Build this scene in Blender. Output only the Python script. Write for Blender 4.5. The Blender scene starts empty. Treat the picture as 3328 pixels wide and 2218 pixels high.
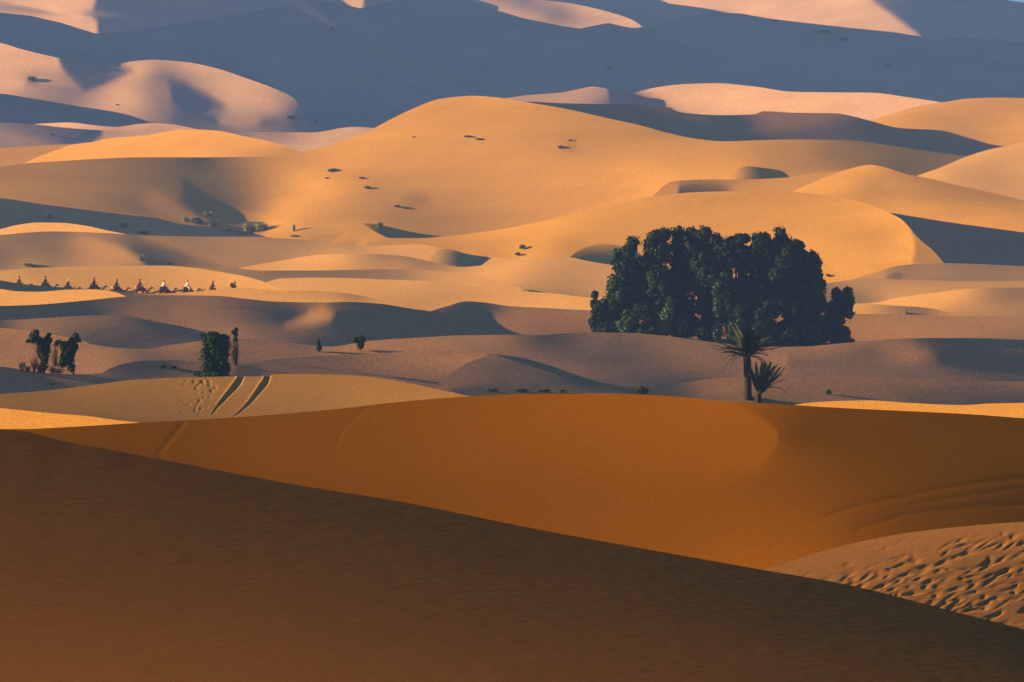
import bpy, bmesh, math, random
import numpy as np
from mathutils import Vector, Matrix

C = bpy.context.scene.collection
sc = bpy.context.scene
# ---------------------------------------------------------------- camera
cam_d = bpy.data.cameras.new('camera'); cam = bpy.data.objects.new('camera', cam_d); C.objects.link(cam)
cam_d.sensor_width = 36.0
cam_d.lens = 36.0*15832/3328
cam_d.shift_y = -(1109-920)/3328
cam_d.clip_start = 1.0; cam_d.clip_end = 20000
cam.location = (0, 0, 0); cam.rotation_euler = (math.radians(90), 0, 0)
sc.camera = cam
# ---------------------------------------------------------------- sky and sun
w = bpy.data.worlds.new('World'); sc.world = w; w.use_nodes = True
nt = w.node_tree; nt.nodes.clear()
out = nt.nodes.new('ShaderNodeOutputWorld'); bg = nt.nodes.new('ShaderNodeBackground'); sky = nt.nodes.new('ShaderNodeTexSky')
sky.sky_type = 'NISHITA'; sky.sun_disc = False
sky.sun_elevation = math.radians(11); sky.sun_rotation = math.radians(-90)
sky.air_density = 1.0; sky.dust_density = 0.0; sky.ozone_density = 7.0
bg.inputs['Strength'].default_value = 0.063
nt.links.new(sky.outputs[0], bg.inputs[0]); nt.links.new(bg.outputs[0], out.inputs[0])
sd = bpy.data.lights.new('sun', 'SUN'); sun = bpy.data.objects.new('sun', sd); C.objects.link(sun)
sd.energy = 5.0; sd.angle = math.radians(0.5); sd.color = (1.0, 0.715, 0.20)
_d = Vector((math.cos(math.radians(11)), 0.0, -math.sin(math.radians(11))))     # light travels to the right
sun.rotation_euler = _d.to_track_quat('-Z', 'Y').to_euler()
sc.view_settings.view_transform = 'Standard'; sc.view_settings.look = 'None'
sc.view_settings.exposure = 1.52; sc.view_settings.gamma = 1.0
sc.cycles.volume_bounces = 0; sc.cycles.max_bounces = 6; sc.cycles.diffuse_bounces = 2
sc.cycles.use_denoising = True

def tag(o, label=None, cat=None, group=None, kind=None):
    if label: o['label'] = label
    if cat: o['category'] = cat
    if group: o['group'] = group
    if kind: o['kind'] = kind
    return o
# ---------------------------------------------------------------- dune shapes
# Every dune is one sheet: a crest line, a distance and the tilt of its flanks.
# FX: focal length in photo pixels, HY: row of the horizon.
FX, HY, CX = 15832.0, 920.0, 1664.0
SUN_EL, SUN_AZ = 11.0, 90.0          # degrees; azimuth measured from behind the camera to the left
LX = -math.cos(math.radians(SUN_EL))*math.sin(math.radians(SUN_AZ))
LY = -math.cos(math.radians(SUN_EL))*math.cos(math.radians(SUN_AZ))
LZ = math.sin(math.radians(SUN_EL))

def P(s):
    return [tuple(float(v) for v in a.split(',')) for a in s.split()]

#  name, distance, (x0,x1), crest, tilt samples (x,y,facing), polygons [(pts, facing, feather)], tint, options
LAYERS = []
def layer(name, D, xr, crest, pts, polys=(), tint=0, q0=2.8, dx=8, dy=5, lam=.3, **kw):
    LAYERS.append(dict(name=name, D=D, xr=xr, crest=P(crest), pts=P(pts), polys=[(P(a), b, c) for a, b, c in polys],
                       tint=tint, q0=q0, dx=dx, dy=dy, lam=lam, **kw))
FULL = (-420, 3760)
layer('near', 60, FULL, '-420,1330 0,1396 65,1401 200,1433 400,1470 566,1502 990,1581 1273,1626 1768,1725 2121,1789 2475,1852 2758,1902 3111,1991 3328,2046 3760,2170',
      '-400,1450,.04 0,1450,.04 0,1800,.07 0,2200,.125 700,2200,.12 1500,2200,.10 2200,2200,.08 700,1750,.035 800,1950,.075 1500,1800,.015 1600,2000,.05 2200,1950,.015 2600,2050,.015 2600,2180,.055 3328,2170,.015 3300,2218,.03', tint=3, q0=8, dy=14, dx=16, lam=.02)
layer('trod', 82, (2300, 3760), '2300,1960 2400,1890 2468,1855 2548,1832 2642,1801 2737,1775 2855,1749 2996,1726 3161,1709 3328,1696 3760,1670',
      '2600,1830,.19 3000,1760,.2 3300,1715,.2 3328,2000,.12 3000,1900,.12 2700,1880,.15 3200,1850,.1', tint=4, q0=6, dx=3, dy=2.2, lam=.05)
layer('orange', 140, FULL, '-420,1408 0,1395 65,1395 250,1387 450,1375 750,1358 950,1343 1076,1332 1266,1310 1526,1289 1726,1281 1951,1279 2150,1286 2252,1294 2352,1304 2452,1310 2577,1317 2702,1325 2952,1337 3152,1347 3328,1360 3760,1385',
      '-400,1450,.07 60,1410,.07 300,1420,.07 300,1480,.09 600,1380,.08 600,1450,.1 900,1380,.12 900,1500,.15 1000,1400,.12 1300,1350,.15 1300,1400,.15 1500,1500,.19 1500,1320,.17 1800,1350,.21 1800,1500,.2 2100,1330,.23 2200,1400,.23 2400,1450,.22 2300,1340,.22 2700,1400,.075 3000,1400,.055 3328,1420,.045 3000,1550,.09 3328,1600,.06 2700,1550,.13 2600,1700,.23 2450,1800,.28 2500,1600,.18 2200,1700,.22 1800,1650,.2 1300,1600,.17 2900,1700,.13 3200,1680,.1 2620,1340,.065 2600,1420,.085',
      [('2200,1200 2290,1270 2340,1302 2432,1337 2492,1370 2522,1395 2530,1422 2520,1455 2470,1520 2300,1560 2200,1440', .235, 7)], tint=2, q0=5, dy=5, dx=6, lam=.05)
layer('sliver', 172, (-420, 560), '-420,1312 0,1327 50,1332 150,1342 300,1355 375,1366 450,1374 500,1384 560,1396', '0,1350,.5 300,1370,.5', tint=6, q0=3.5)
layer('sliver', 196, (2480, 3760), '2480,1345 2577,1318 2627,1310 2727,1304 2827,1302 2952,1310 3127,1317 3227,1312 3328,1310 3760,1300', '2700,1315,.5 3300,1330,.5', tint=6, q0=3.5)
layer('tracks', 240, (-420, 1620), '-420,1300 0,1281 150,1270 300,1252 450,1234 625,1227 780,1224 820,1224 870,1222 900,1217 1000,1216 1076,1218 1176,1223 1326,1245 1451,1272 1516,1286 1620,1310',
      '0,1300,0.14 0,1330,0.07 300,1290,0.17 300,1340,0.07 600,1300,0.15 600,1350,0.07 900,1260,0.2 1000,1300,0.15 1150,1250,0.23 1300,1270,0.23 1450,1285,0.23 1000,1340,0.12 450,1250,0.18 700,1240,0.2', tint=6, q0=3.5, dx=3, dy=2.2, lam=.1)
layer('mounf', 325, (1380, 2200), '1380,1300 1440,1236 1530,1176 1606,1154 1640,1164 1776,1206 1876,1242 2000,1270 2100,1290 2200,1310',
      '1450,1250,0.06 1520,1200,0.07 1606,1165,0.07 1630,1190,0.04 1600,1260,0.02 1700,1235,0.04 1800,1260,0.02', [('1450,1262 1560,1256 1700,1262 1800,1268 1700,1278 1500,1280', -.03, 5)], tint=8, q0=3.2, lam=.06)
layer('floor', 345, FULL, '-420,1180 0,1192 75,1202 150,1213 250,1217 325,1214 360,1197 410,1181 475,1173 575,1172 645,1178 700,1184 780,1187 850,1172 1000,1160 1200,1150 1400,1142 1520,1142 1606,1152 1676,1160 1776,1185 1876,1220 1976,1248 2050,1258 2106,1257 2152,1252 2252,1240 2352,1228 2502,1222 2700,1223 3000,1232 3328,1240 3760,1240',
      '0,1230,-0.02 150,1240,0.032 300,1235,0.032 500,1190,-0.02 600,1200,0.032 900,1200,0.022 1100,1200,0.022 1200,1180,0.062 1400,1200,0.072 1500,1240,0.052 1600,1260,-0.02 1350,1150,0.117 1700,1220,0.042 2200,1280,-0.03 2300,1250,0.117 2500,1240,0.117 2700,1240,0.117 2700,1290,0.022 3000,1250,0.097 3000,1300,-0.03 3300,1260,0.062 3300,1300,-0.02 2500,1290,0.032',
      [('1600,1140 1676,1150 1776,1175 1876,1210 1976,1240 2106,1268 2110,1330 1500,1330 1560,1200', -.05, 6), ('780,1180 830,1190 880,1215 830,1222 760,1215', -.03, 8)], tint=8, q0=3.2, lam=.06)
layer('mid', 410, FULL, '-420,1060 0,1066 65,1073 140,1083 260,1105 300,1120 400,1132 475,1134 550,1123 645,1110 720,1101 780,1101 900,1112 1000,1121 1045,1126 1076,1127 1186,1110 1376,1097 1526,1090 1676,1089 1751,1090 1826,1085 1926,1081 2026,1082 2152,1091 2252,1104 2352,1117 2502,1128 2602,1127 2752,1115 2802,1111 2902,1102 3052,1099 3127,1105 3202,1122 3328,1135 3760,1150',
      '0,1120,0.14 0,1180,0.16 60,1090,0.18 200,1150,0.14 250,1120,0.16 340,1160,0.15 300,1190,0.17 450,1150,0.055 400,1160,0.1 550,1150,0.065 600,1125,0.15 640,1150,0.055 700,1130,0.065 900,1150,0.055 1000,1140,0.045 1100,1145,0.11 1060,1130,0.14 1200,1118,0.18 1250,1145,0.075 1400,1105,0.17 1400,1130,0.1 1600,1100,0.14 1550,1135,0.045 1450,1160,0.055 1750,1115,-0.02 1850,1140,-0.03 1950,1160,-0.03 2100,1185,-0.03 2250,1210,-0.02 1950,1092,0.13 2100,1110,0.11 2000,1120,0.025 2200,1140,0.1 2300,1150,0.1 2400,1170,0.055 2200,1170,0.025 1750,1170,0.055 1850,1190,0.055 1900,1225,0.055 2050,1245,0.025 2300,1215,-0.02 2500,1150,0.16 2700,1140,0.16 2900,1150,0.18 2950,1165,0.24 3000,1130,0.065 3100,1130,0.025 3200,1150,-0.02 3328,1160,-0.02 2850,1112,0.055 2700,1180,0.055 2900,1190,0.045 3100,1200,0.055 3300,1200,0.065 2500,1200,0.055',
      [('2560,1163 2700,1165 2852,1172 3002,1178 3150,1177 3400,1172 3800,1172 3800,1260 2560,1260', .015, 4),
       ('2880,1104 3052,1098 3130,1105 3202,1122 3328,1135 3800,1150 3800,1174 3150,1175 3060,1165 3010,1130 2960,1112', -.03, 12)], tint=8, q0=3, lam=.06)
layer('moundl', 450, (-420, 820), '-420,1050 0,1042 150,1034 300,1026 375,1025 450,1034 500,1045 575,1058 650,1075 700,1090 760,1108 820,1130',
      '0,1055,0.03 150,1050,0.11 80,1065,0.14 300,1080,0.03 250,1040,0.08 500,1060,0.01 400,1110,0 550,1090,0 640,1100,0 350,1030,0.08', tint=8, q0=3)
layer('dark', 490, (-420, 1830), '-420,1000 0,995 100,992 250,980 405,965 500,960 700,962 800,972 900,981 1050,984 1126,982 1226,987 1326,1002 1396,1015 1456,1030 1526,1045 1626,1075 1726,1092 1830,1115',
      '0,1010,-0.03 100,1010,-0.02 250,1000,0 400,990,0.01 500,975,0.02 650,980,0.05 520,1010,0.07 450,1020,0.13 600,1030,0.16 700,1010,0.07 800,1000,0.01 700,1060,0.17 780,1080,0.15 850,1050,0.04 900,1010,-0.02 950,1040,0.01 1000,1000,0.02 1050,1090,-0.02 900,1085,0.07 1300,1050,-0.03 1500,1080,-0.03 1150,1000,0',
      [('930,1058 985,1030 1010,1010 1050,1000 1085,1020 1075,1040 1020,1053', .33, 16)], tint=8, q0=3, lam=.06)
layer('moundc', 530, (1330, 3760), '1330,1050 1396,1014 1456,995 1516,980 1576,984 1651,995 1776,1002 1926,1009 2300,1014 2772,1021 2902,1022 3052,1026 3328,1031 3760,1036',
      '1420,1010,0 1456,1005,0.03 1520,995,0 1530,1025,-0.01 1600,1000,0.02 1560,1035,0.13 1700,1040,0.16 1850,1040,0.15 1750,1070,0.09 1900,1070,0.09 1926,1020,0.2 2400,1060,0.16 2800,1050,0.2 3000,1060,0.19 3300,1050,0.2 3300,1100,0.1 3000,1090,0.19',
      [('1450,1025 1530,1010 1640,1012 1545,1035 1560,1055 1640,1085 1500,1095', -.02, 9)], tint=8, q0=3, lam=.06)
layer('lit', 575, (-420, 470), '-420,930 0,940 50,947 125,949 225,942 300,941 375,950 405,962 430,975 470,990', '0,970,.45 200,960,.47 390,962,.45', tint=0, q0=2.6)
layer('caravan', 625, (-420, 1340), '-420,890 0,912 60,922 150,931 225,936 300,941 360,945 430,952 500,955 585,952 635,948 700,942 780,936 850,940 900,944 1000,945 1060,948 1126,954 1180,963 1236,975 1340,1005',
      '0,930,-.03 50,935,-.03 200,938,0 400,960,.03 470,960,.12 520,960,.28 600,957,.36 700,955,.4 900,970,.42 1100,975,.36 1050,955,.25 1150,965,.1 1200,978,.3', tint=0, q0=2.8)
layer('behind', 690, (-420, 960), '-420,890 0,879 150,870 350,865 550,864 620,870 700,882 760,892 800,900 850,914 900,935 960,965',
      '0,895,.3 60,905,.35 200,890,.27 100,880,.2 400,900,.3 600,890,.38 700,910,.43 780,915,.5 850,925,.5 500,870,.3', tint=0, q0=2.6, ext=75)
layer('plain', 735, (820, 3240), '820,950 860,920 925,905 1050,903 1251,909 1376,914 1526,930 1676,945 1801,955 1926,968 2300,980 2600,985 2772,986 2852,990 2927,995 3002,1000 3052,1008 3102,1020 3152,1032 3240,1060',
      '900,930,.45 1100,930,.38 1300,940,.38 1400,990,.32 1500,960,.35 1600,970,.4 1700,980,.45 1850,990,.5 1900,1000,.5 1350,995,.3 2300,1000,.4 2800,1000,.42 2900,1005,.2 3000,1010,.1 3050,1020,.25', tint=0, q0=2.6)
layer('band', 800, (540, 1700), '540,905 575,868 700,869 800,876 850,880 1000,880 1176,877 1276,875 1400,880 1500,891 1600,908 1700,940',
      '700,885,.16 900,895,.11 1100,890,.11 1300,890,.17 1400,895,.3 1500,905,.4', tint=0, q0=2.8)
layer('ridger', 790, (2720, 3760), '2720,1015 2780,990 2852,983 2900,972 2952,963 3052,950 3152,939 3250,936 3328,935 3760,945',
      '2870,985,.5 2950,975,.52 3000,995,.55 3060,975,.57 3130,950,.5 3200,945,.25 3250,960,.15 3328,950,.12 3100,1010,.3 3250,1000,.25 3328,1000,.22 3000,960,.42', tint=0, q0=2.6)
layer('ramp', 848, (720, 3760), '720,890 780,872 850,858 930,845 1000,833 1060,828 1200,826 1300,832 1400,850 1500,868 1576,862 1640,851 1676,844 1740,838 1800,838 1856,838 1900,847 1990,862 2300,890 2600,920 2690,920 2752,912 2827,906 2877,908 3000,911 3150,915 3328,914 3760,920',
      '850,865,.42 1000,845,.52 1100,835,.52 1150,850,.35 1300,860,.3 1250,835,.15 1350,850,.15 1450,870,.25 1550,885,.45 1700,860,.5 1650,900,.52 1600,925,.5 1500,930,.42 1750,900,.35 1850,890,.3 1900,940,.3 1700,930,.28 1950,880,.35 1800,850,.4 2300,930,.3 2700,935,.22 2760,925,.32 2850,930,.3 3000,920,.3 2900,960,.32 2800,975,.08 3200,925,.26 3328,925,.24 2720,950,.12',
      [('1750,947 1850,955 1940,966 1940,976 1850,964', .02, 3)], tint=0, q0=2.6)
layer('slipa', 880, (1350, 1800), '1350,900 1385,862 1405,828 1430,808 1460,811 1526,827 1601,837 1676,846 1730,858 1800,890', '1385,860,.4 1400,835,.38 1420,815,.34 1450,815,.2 1500,824,.02 1600,838,-.02 1500,850,-.04 1430,845,.25 1465,840,.02 1600,860,-.04', tint=0, q0=2.4, dx=6)
layer('brown', 908, (-420, 1780), '-420,780 0,764 100,756 175,753 300,756 440,764 600,769 750,770 835,770 900,775 1000,781 1060,789 1106,794 1201,799 1356,795 1426,805 1526,825 1601,836 1676,846 1720,858 1780,880',
      '0,790,.08 0,840,.1 200,775,.05 200,830,.16 100,860,.3 300,800,.3 400,830,.34 300,855,.34 150,850,.2 600,790,.13 800,790,.18 700,830,.18 900,820,.2 1000,800,.2 900,850,.24 1100,805,.3 1200,820,.37 1300,805,.37 1000,830,.33 1250,840,.42 1150,795,.12',
      [('280,765 440,768 560,810 640,840 720,863 480,863 460,845 400,800 330,780', -.02, 13)], tint=0, q0=2.8)
layer('moundr', 897, (2740, 3760), '2740,925 2780,905 2850,885 2900,869 2952,861 3067,856 3152,858 3328,866 3760,885',
      '2850,890,.32 2950,880,.15 3100,885,.15 3328,890,.15 3000,870,.22', [('2880,895 2920,890 2945,906 2890,907', -.02, 6)], tint=0, q0=2.8)
layer('sliverl', 960, (-420, 560), '-420,770 0,745 50,733 125,724 200,725 275,734 350,750 425,765 480,777 560,800', '0,755,.55 300,750,.53', tint=0, q0=2.5)
layer('slipd', 1018, (1130, 1560), '1130,800 1155,762 1170,726 1210,728 1250,735 1350,757 1436,770 1500,785 1560,810', '1165,735,.3 1175,728,.26 1210,730,.14 1250,738,.02 1300,760,-.03 1200,745,.06 1250,760,-.02 1420,772,-.03', tint=1, q0=2.4, dx=6)
layer('slipb', 903, (1800, 2200), '1800,880 1840,848 1870,822 1920,800 1960,793 2000,797 2060,815 2120,855 2200,900', '1850,838,.05 1870,822,.1 1910,803,.24 1960,795,.3 2000,799,.28 1930,815,.05 1900,840,-.04 1960,830,-.04 2050,830,-.04', tint=1, q0=2.4, dx=6)
layer('shoulder', 960, (960, 3230), '960,830 1040,800 1100,772 1150,738 1172,726 1200,742 1235,762 1266,774 1356,775 1436,770 1551,757 1676,737 1826,705 1926,683 2040,655 2100,643 2152,636 2247,626 2402,622 2567,624 2700,638 2800,658 2887,692 2927,712 2952,735 2985,775 3032,815 3067,855 3110,905 3230,1000',
      '1300,785,.35 1450,790,.35 1550,780,.45 1700,770,.55 1800,740,.57 1900,700,.53 2000,700,.45 1950,760,.36 2100,680,.45 2200,650,.4 2400,650,.4 2500,700,.42 2700,720,.42 2800,700,.45 2880,740,.5 2900,800,.45 2960,800,.54 2940,850,.52 2850,850,.5 2750,880,.55 2700,900,.5 3030,840,.3 1600,820,.35 1700,830,.47 1900,780,.3 1850,800,.25 1150,790,.25 1100,785,.32 1150,750,.34 1180,740,.3 1240,780,.26 2940,740,.56 2955,790,.6 2965,835,.58 3005,825,.34 3035,850,.22 2900,790,.43',
      [('2860,678 2900,700 2938,740 2952,790 2948,855 2974,855 2982,800 2968,765 2947,722 2905,688', .58, 7), ('2915,697 2950,732 2968,768 2975,810 2965,855 2990,885 3120,900 3067,850 3032,810 2985,770 2952,730', .27, 5)], tint=1, q0=2.5)
layer('wedge', 992, (2840, 3760), '2840,694 2887,693 2960,703 3052,718 3328,756 3760,815', '3000,800,-.03 3300,820,-.03', tint=7, q0=2.4)
layer('pyramid', 1050, (2480, 3760), '2480,668 2572,624 2627,600 2702,570 2777,545 2827,536 2877,545 2952,568 3002,577 3102,600 3202,622 3328,652 3760,740',
      '2620,620,.52 2700,600,.52 2800,560,.52 2830,600,.26 2900,600,.28 2950,590,.25 2700,650,.42 2900,660,.42 3050,620,.22 3150,640,.22 3300,665,.22 3200,700,.42 3328,720,.42 3000,680,.45', tint=1, q0=2.6)
layer('flank', 1115, (2900, 3760), '2900,620 2989,569 3052,547 3132,513 3202,490 3292,470 3328,460 3500,420 3760,420',
      '3052,560,.52 3100,560,.42 3150,530,.5 3200,560,.3 3328,520,.42 3328,580,.36 3250,640,.36 3300,490,.52', tint=0, q0=2.5)
layer('strip', 1098, (2120, 3000), '2120,640 2160,603 2187,590 2302,584 2402,584 2552,578 2652,562 2752,556 2850,560 3000,600',
      '2300,592,.3 2450,592,.3 2600,580,.33 2700,570,.35 2500,610,.36', [('2208,601 2260,598 2330,602 2400,617 2300,640 2200,640', -.03, 3)], tint=1, q0=2.4, dx=6)
layer('slipc', 1112, (2270, 2660), '2270,640 2320,598 2360,574 2395,553 2428,541 2477,546 2542,557 2568,577 2600,600 2660,640', '2300,610,.45 2360,585,.46 2395,565,.4 2415,575,.2 2435,560,.06 2480,570,-.03 2550,575,-.03 2480,550,.0', tint=1, q0=2.4, dx=5)
layer('foot', 1122, (-420, 1000), '-420,625 0,645 150,666 300,685 420,700 500,708 600,731 700,738 760,744 850,766 1000,830', '0,700,-.03 500,740,-.03 700,750,-.03', tint=0, q0=2.4)
layer('great', 1190, (-420, 3300), '-420,550 0,541 80,532 200,524 300,518 450,512 650,512 780,511 850,509 900,505 980,495 1076,470 1166,440 1216,417 1276,385 1351,350 1426,323 1476,316 1536,312 1601,316 1701,331 1826,352 1976,385 2076,407 2176,434 2252,450 2352,460 2477,456 2602,454 2752,457 2902,475 3052,497 3132,507 3300,530',
      '0,560,.2 0,620,.26 200,560,.2 200,620,.2 300,670,.17 450,540,.12 400,640,.12 600,540,.08 600,600,.05 550,660,.08 700,560,.1 650,640,.02 700,700,.0 800,560,.2 800,620,.15 850,680,.25 850,540,.3 900,560,.38 1000,520,.42 950,620,.45 1000,600,.57 920,680,.57 880,720,.57 1000,680,.5 1100,620,.5 1076,500,.5 1200,430,.48 1300,400,.48 1450,340,.43 1600,330,.45 1700,360,.4 1300,500,.41 1500,450,.4 1700,500,.4 1850,500,.36 1850,420,.33 2000,450,.33 2100,480,.33 2150,460,.3 1100,560,.43 1200,620,.32 1300,600,.36 1300,680,.17 1400,720,.15 1500,650,.3 1400,600,.37 1700,620,.42 1600,700,.28 1800,660,.42 1900,600,.48 2000,570,.52 2100,580,.58 2150,600,.58 2050,540,.5 2000,520,.38 2200,615,.55 1250,710,.15 1100,690,.3 1080,740,.25 1000,740,.25 1150,765,.28 2200,550,.46 2300,540,.46 2400,560,.5 2390,535,.46 2250,480,.3 2500,500,.25 2600,480,.2 2700,520,.13 2800,490,.08 2900,520,.06 3000,520,.06 3100,510,.1 2950,560,.09 2600,560,.33 2700,560,.35 2600,600,.28 2450,600,.3 650,520,.02',
      [('500,625 560,650 620,690 680,725 640,728 560,715 490,690 450,650', .17, 14),
       ('590,585 650,615 700,680 760,715 840,735 850,755 760,750 700,742 680,700 640,680 580,655 600,640', -.01, 14),
       ('1300,655 1335,632 1400,642 1395,668 1330,678', .15, 13), ('1815,486 1845,462 1880,468 1862,490', .2, 9)], tint=1, q0=2.4, lam=.12)
layer('brightl', 1270, (20, 1060), '20,560 80,531 125,510 175,492 235,471 300,462 350,451 475,440 550,427 625,421 700,425 800,445 900,467 980,495 1060,530',
      '150,515,.57 300,480,.57 500,470,.56 700,450,.54 800,480,.48 920,500,.32 900,470,.54 600,500,.57', tint=1, q0=2.4)
layer('lowl', 1340, (-420, 420), '-420,484 0,481 100,476 235,470 300,470 420,480', '0,500,.3 200,490,.32', tint=1, q0=2.8)
layer('duskr', 1340, (1640, 3440), '1640,345 1701,331 1826,336 2001,340 2101,342 2176,350 2202,364 2352,375 2452,372 2482,362 2577,367 2717,369 2777,380 2827,393 2927,417 3052,424 3152,450 3227,471 3292,480 3440,520',
      '1800,350,-.03 2450,385,.1 2550,395,.16 2650,400,.12 2700,412,.05 2350,400,-.03 2000,370,-.03 2900,450,-.03 3200,480,-.03 2300,378,.08 2600,430,-.03', tint=7, q0=2.4)
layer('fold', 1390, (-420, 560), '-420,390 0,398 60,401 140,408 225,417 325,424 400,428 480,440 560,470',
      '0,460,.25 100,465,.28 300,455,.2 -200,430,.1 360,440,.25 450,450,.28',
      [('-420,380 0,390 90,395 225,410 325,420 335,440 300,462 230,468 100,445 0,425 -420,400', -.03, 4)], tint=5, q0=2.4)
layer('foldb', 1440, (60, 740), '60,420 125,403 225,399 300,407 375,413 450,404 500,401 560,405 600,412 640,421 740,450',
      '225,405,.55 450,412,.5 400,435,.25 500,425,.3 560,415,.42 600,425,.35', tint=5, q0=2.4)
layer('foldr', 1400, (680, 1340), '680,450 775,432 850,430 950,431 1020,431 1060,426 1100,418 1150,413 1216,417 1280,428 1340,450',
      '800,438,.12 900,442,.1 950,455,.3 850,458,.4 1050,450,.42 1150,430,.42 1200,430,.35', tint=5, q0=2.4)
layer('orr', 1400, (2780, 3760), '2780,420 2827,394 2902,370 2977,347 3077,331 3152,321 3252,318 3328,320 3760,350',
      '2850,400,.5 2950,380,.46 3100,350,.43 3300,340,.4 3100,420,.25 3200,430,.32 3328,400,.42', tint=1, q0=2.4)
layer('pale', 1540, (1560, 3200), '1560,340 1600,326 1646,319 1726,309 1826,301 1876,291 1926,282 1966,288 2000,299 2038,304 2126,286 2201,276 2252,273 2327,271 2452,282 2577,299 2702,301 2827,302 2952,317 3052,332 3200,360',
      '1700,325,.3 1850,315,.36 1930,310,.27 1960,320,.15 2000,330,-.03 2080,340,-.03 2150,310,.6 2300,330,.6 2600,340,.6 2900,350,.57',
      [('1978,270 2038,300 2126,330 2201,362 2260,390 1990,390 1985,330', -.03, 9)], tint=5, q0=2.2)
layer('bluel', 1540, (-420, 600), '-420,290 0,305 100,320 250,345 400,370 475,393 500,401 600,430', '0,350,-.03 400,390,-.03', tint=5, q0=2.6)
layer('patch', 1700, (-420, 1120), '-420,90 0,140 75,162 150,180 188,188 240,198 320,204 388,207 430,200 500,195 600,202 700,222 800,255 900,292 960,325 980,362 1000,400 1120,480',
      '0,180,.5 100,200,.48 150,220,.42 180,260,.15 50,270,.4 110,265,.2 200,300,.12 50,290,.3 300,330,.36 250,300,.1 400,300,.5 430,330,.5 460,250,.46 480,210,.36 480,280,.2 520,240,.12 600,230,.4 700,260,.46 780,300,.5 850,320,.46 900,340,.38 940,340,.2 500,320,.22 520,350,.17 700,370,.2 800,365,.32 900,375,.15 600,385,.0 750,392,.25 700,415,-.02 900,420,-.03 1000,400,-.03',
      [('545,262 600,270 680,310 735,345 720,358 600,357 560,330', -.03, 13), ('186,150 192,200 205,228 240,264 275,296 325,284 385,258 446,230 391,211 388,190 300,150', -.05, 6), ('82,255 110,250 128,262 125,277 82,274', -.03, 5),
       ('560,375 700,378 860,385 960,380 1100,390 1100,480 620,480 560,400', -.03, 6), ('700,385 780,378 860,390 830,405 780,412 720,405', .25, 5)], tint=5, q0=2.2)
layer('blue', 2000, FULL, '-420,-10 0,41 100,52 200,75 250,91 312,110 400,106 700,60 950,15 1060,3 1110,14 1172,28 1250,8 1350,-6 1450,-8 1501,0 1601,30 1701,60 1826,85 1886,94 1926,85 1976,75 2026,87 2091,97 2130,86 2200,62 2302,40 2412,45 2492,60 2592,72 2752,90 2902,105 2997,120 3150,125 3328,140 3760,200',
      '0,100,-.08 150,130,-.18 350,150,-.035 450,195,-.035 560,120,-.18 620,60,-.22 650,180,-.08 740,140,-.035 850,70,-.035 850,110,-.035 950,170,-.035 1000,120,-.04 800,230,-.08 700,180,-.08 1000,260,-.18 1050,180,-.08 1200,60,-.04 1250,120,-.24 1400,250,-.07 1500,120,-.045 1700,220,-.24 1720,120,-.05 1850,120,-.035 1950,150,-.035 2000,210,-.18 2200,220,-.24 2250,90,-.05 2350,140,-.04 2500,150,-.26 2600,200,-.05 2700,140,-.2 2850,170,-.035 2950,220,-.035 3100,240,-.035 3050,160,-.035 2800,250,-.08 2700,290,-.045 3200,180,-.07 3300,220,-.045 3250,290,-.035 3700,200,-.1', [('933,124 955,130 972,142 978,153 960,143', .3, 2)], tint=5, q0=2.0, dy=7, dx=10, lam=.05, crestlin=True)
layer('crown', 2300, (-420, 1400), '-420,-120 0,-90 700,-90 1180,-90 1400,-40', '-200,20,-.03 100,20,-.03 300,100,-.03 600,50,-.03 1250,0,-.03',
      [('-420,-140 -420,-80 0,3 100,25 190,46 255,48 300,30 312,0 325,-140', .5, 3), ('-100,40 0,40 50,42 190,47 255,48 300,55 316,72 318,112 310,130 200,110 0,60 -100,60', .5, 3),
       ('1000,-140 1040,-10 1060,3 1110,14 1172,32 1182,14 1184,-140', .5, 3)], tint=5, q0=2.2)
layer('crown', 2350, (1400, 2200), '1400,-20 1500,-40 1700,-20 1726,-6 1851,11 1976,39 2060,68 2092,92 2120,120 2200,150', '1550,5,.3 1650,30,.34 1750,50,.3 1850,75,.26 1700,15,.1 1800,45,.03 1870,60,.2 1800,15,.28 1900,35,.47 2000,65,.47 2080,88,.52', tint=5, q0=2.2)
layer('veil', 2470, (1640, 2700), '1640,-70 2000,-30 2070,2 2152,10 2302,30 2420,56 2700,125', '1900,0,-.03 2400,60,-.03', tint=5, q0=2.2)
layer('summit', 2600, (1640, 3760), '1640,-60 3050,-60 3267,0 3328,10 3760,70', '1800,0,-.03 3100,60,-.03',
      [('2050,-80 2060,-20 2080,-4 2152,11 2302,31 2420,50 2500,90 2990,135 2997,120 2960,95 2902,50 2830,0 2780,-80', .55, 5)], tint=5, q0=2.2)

def pchip(cr, xs, lin=False):
    x = np.array([c[0] for c in cr]); y = np.array([c[1] for c in cr])
    if lin: return np.interp(xs, x, y)
    h = np.diff(x); d = np.diff(y)/h; m = np.zeros(len(x))
    m[0], m[-1] = d[0], d[-1]
    w1, w2 = 2*h[1:]+h[:-1], h[1:]+2*h[:-1]
    with np.errstate(all='ignore'):
        mm = (w1+w2)/(w1/d[:-1]+w2/d[1:])
    m[1:-1] = np.where(d[:-1]*d[1:] > 0, mm, 0)
    i = np.clip(np.searchsorted(x, xs)-1, 0, len(h)-1); t = np.clip((xs-x[i])/h[i], 0, 1)
    return ((2*t**3-3*t**2+1)*y[i]+(t**3-2*t**2+t)*h[i]*m[i]+(-2*t**3+3*t**2)*y[i+1]+(t**3-t**2)*h[i]*m[i+1])

def crest_y(L, xs):
    y = pchip(L['crest'], xs, L.get('crestlin', False))
    return np.where((xs < L['xr'][0]-1) | (xs > L['xr'][1]+1), 1e5, y)

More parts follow.
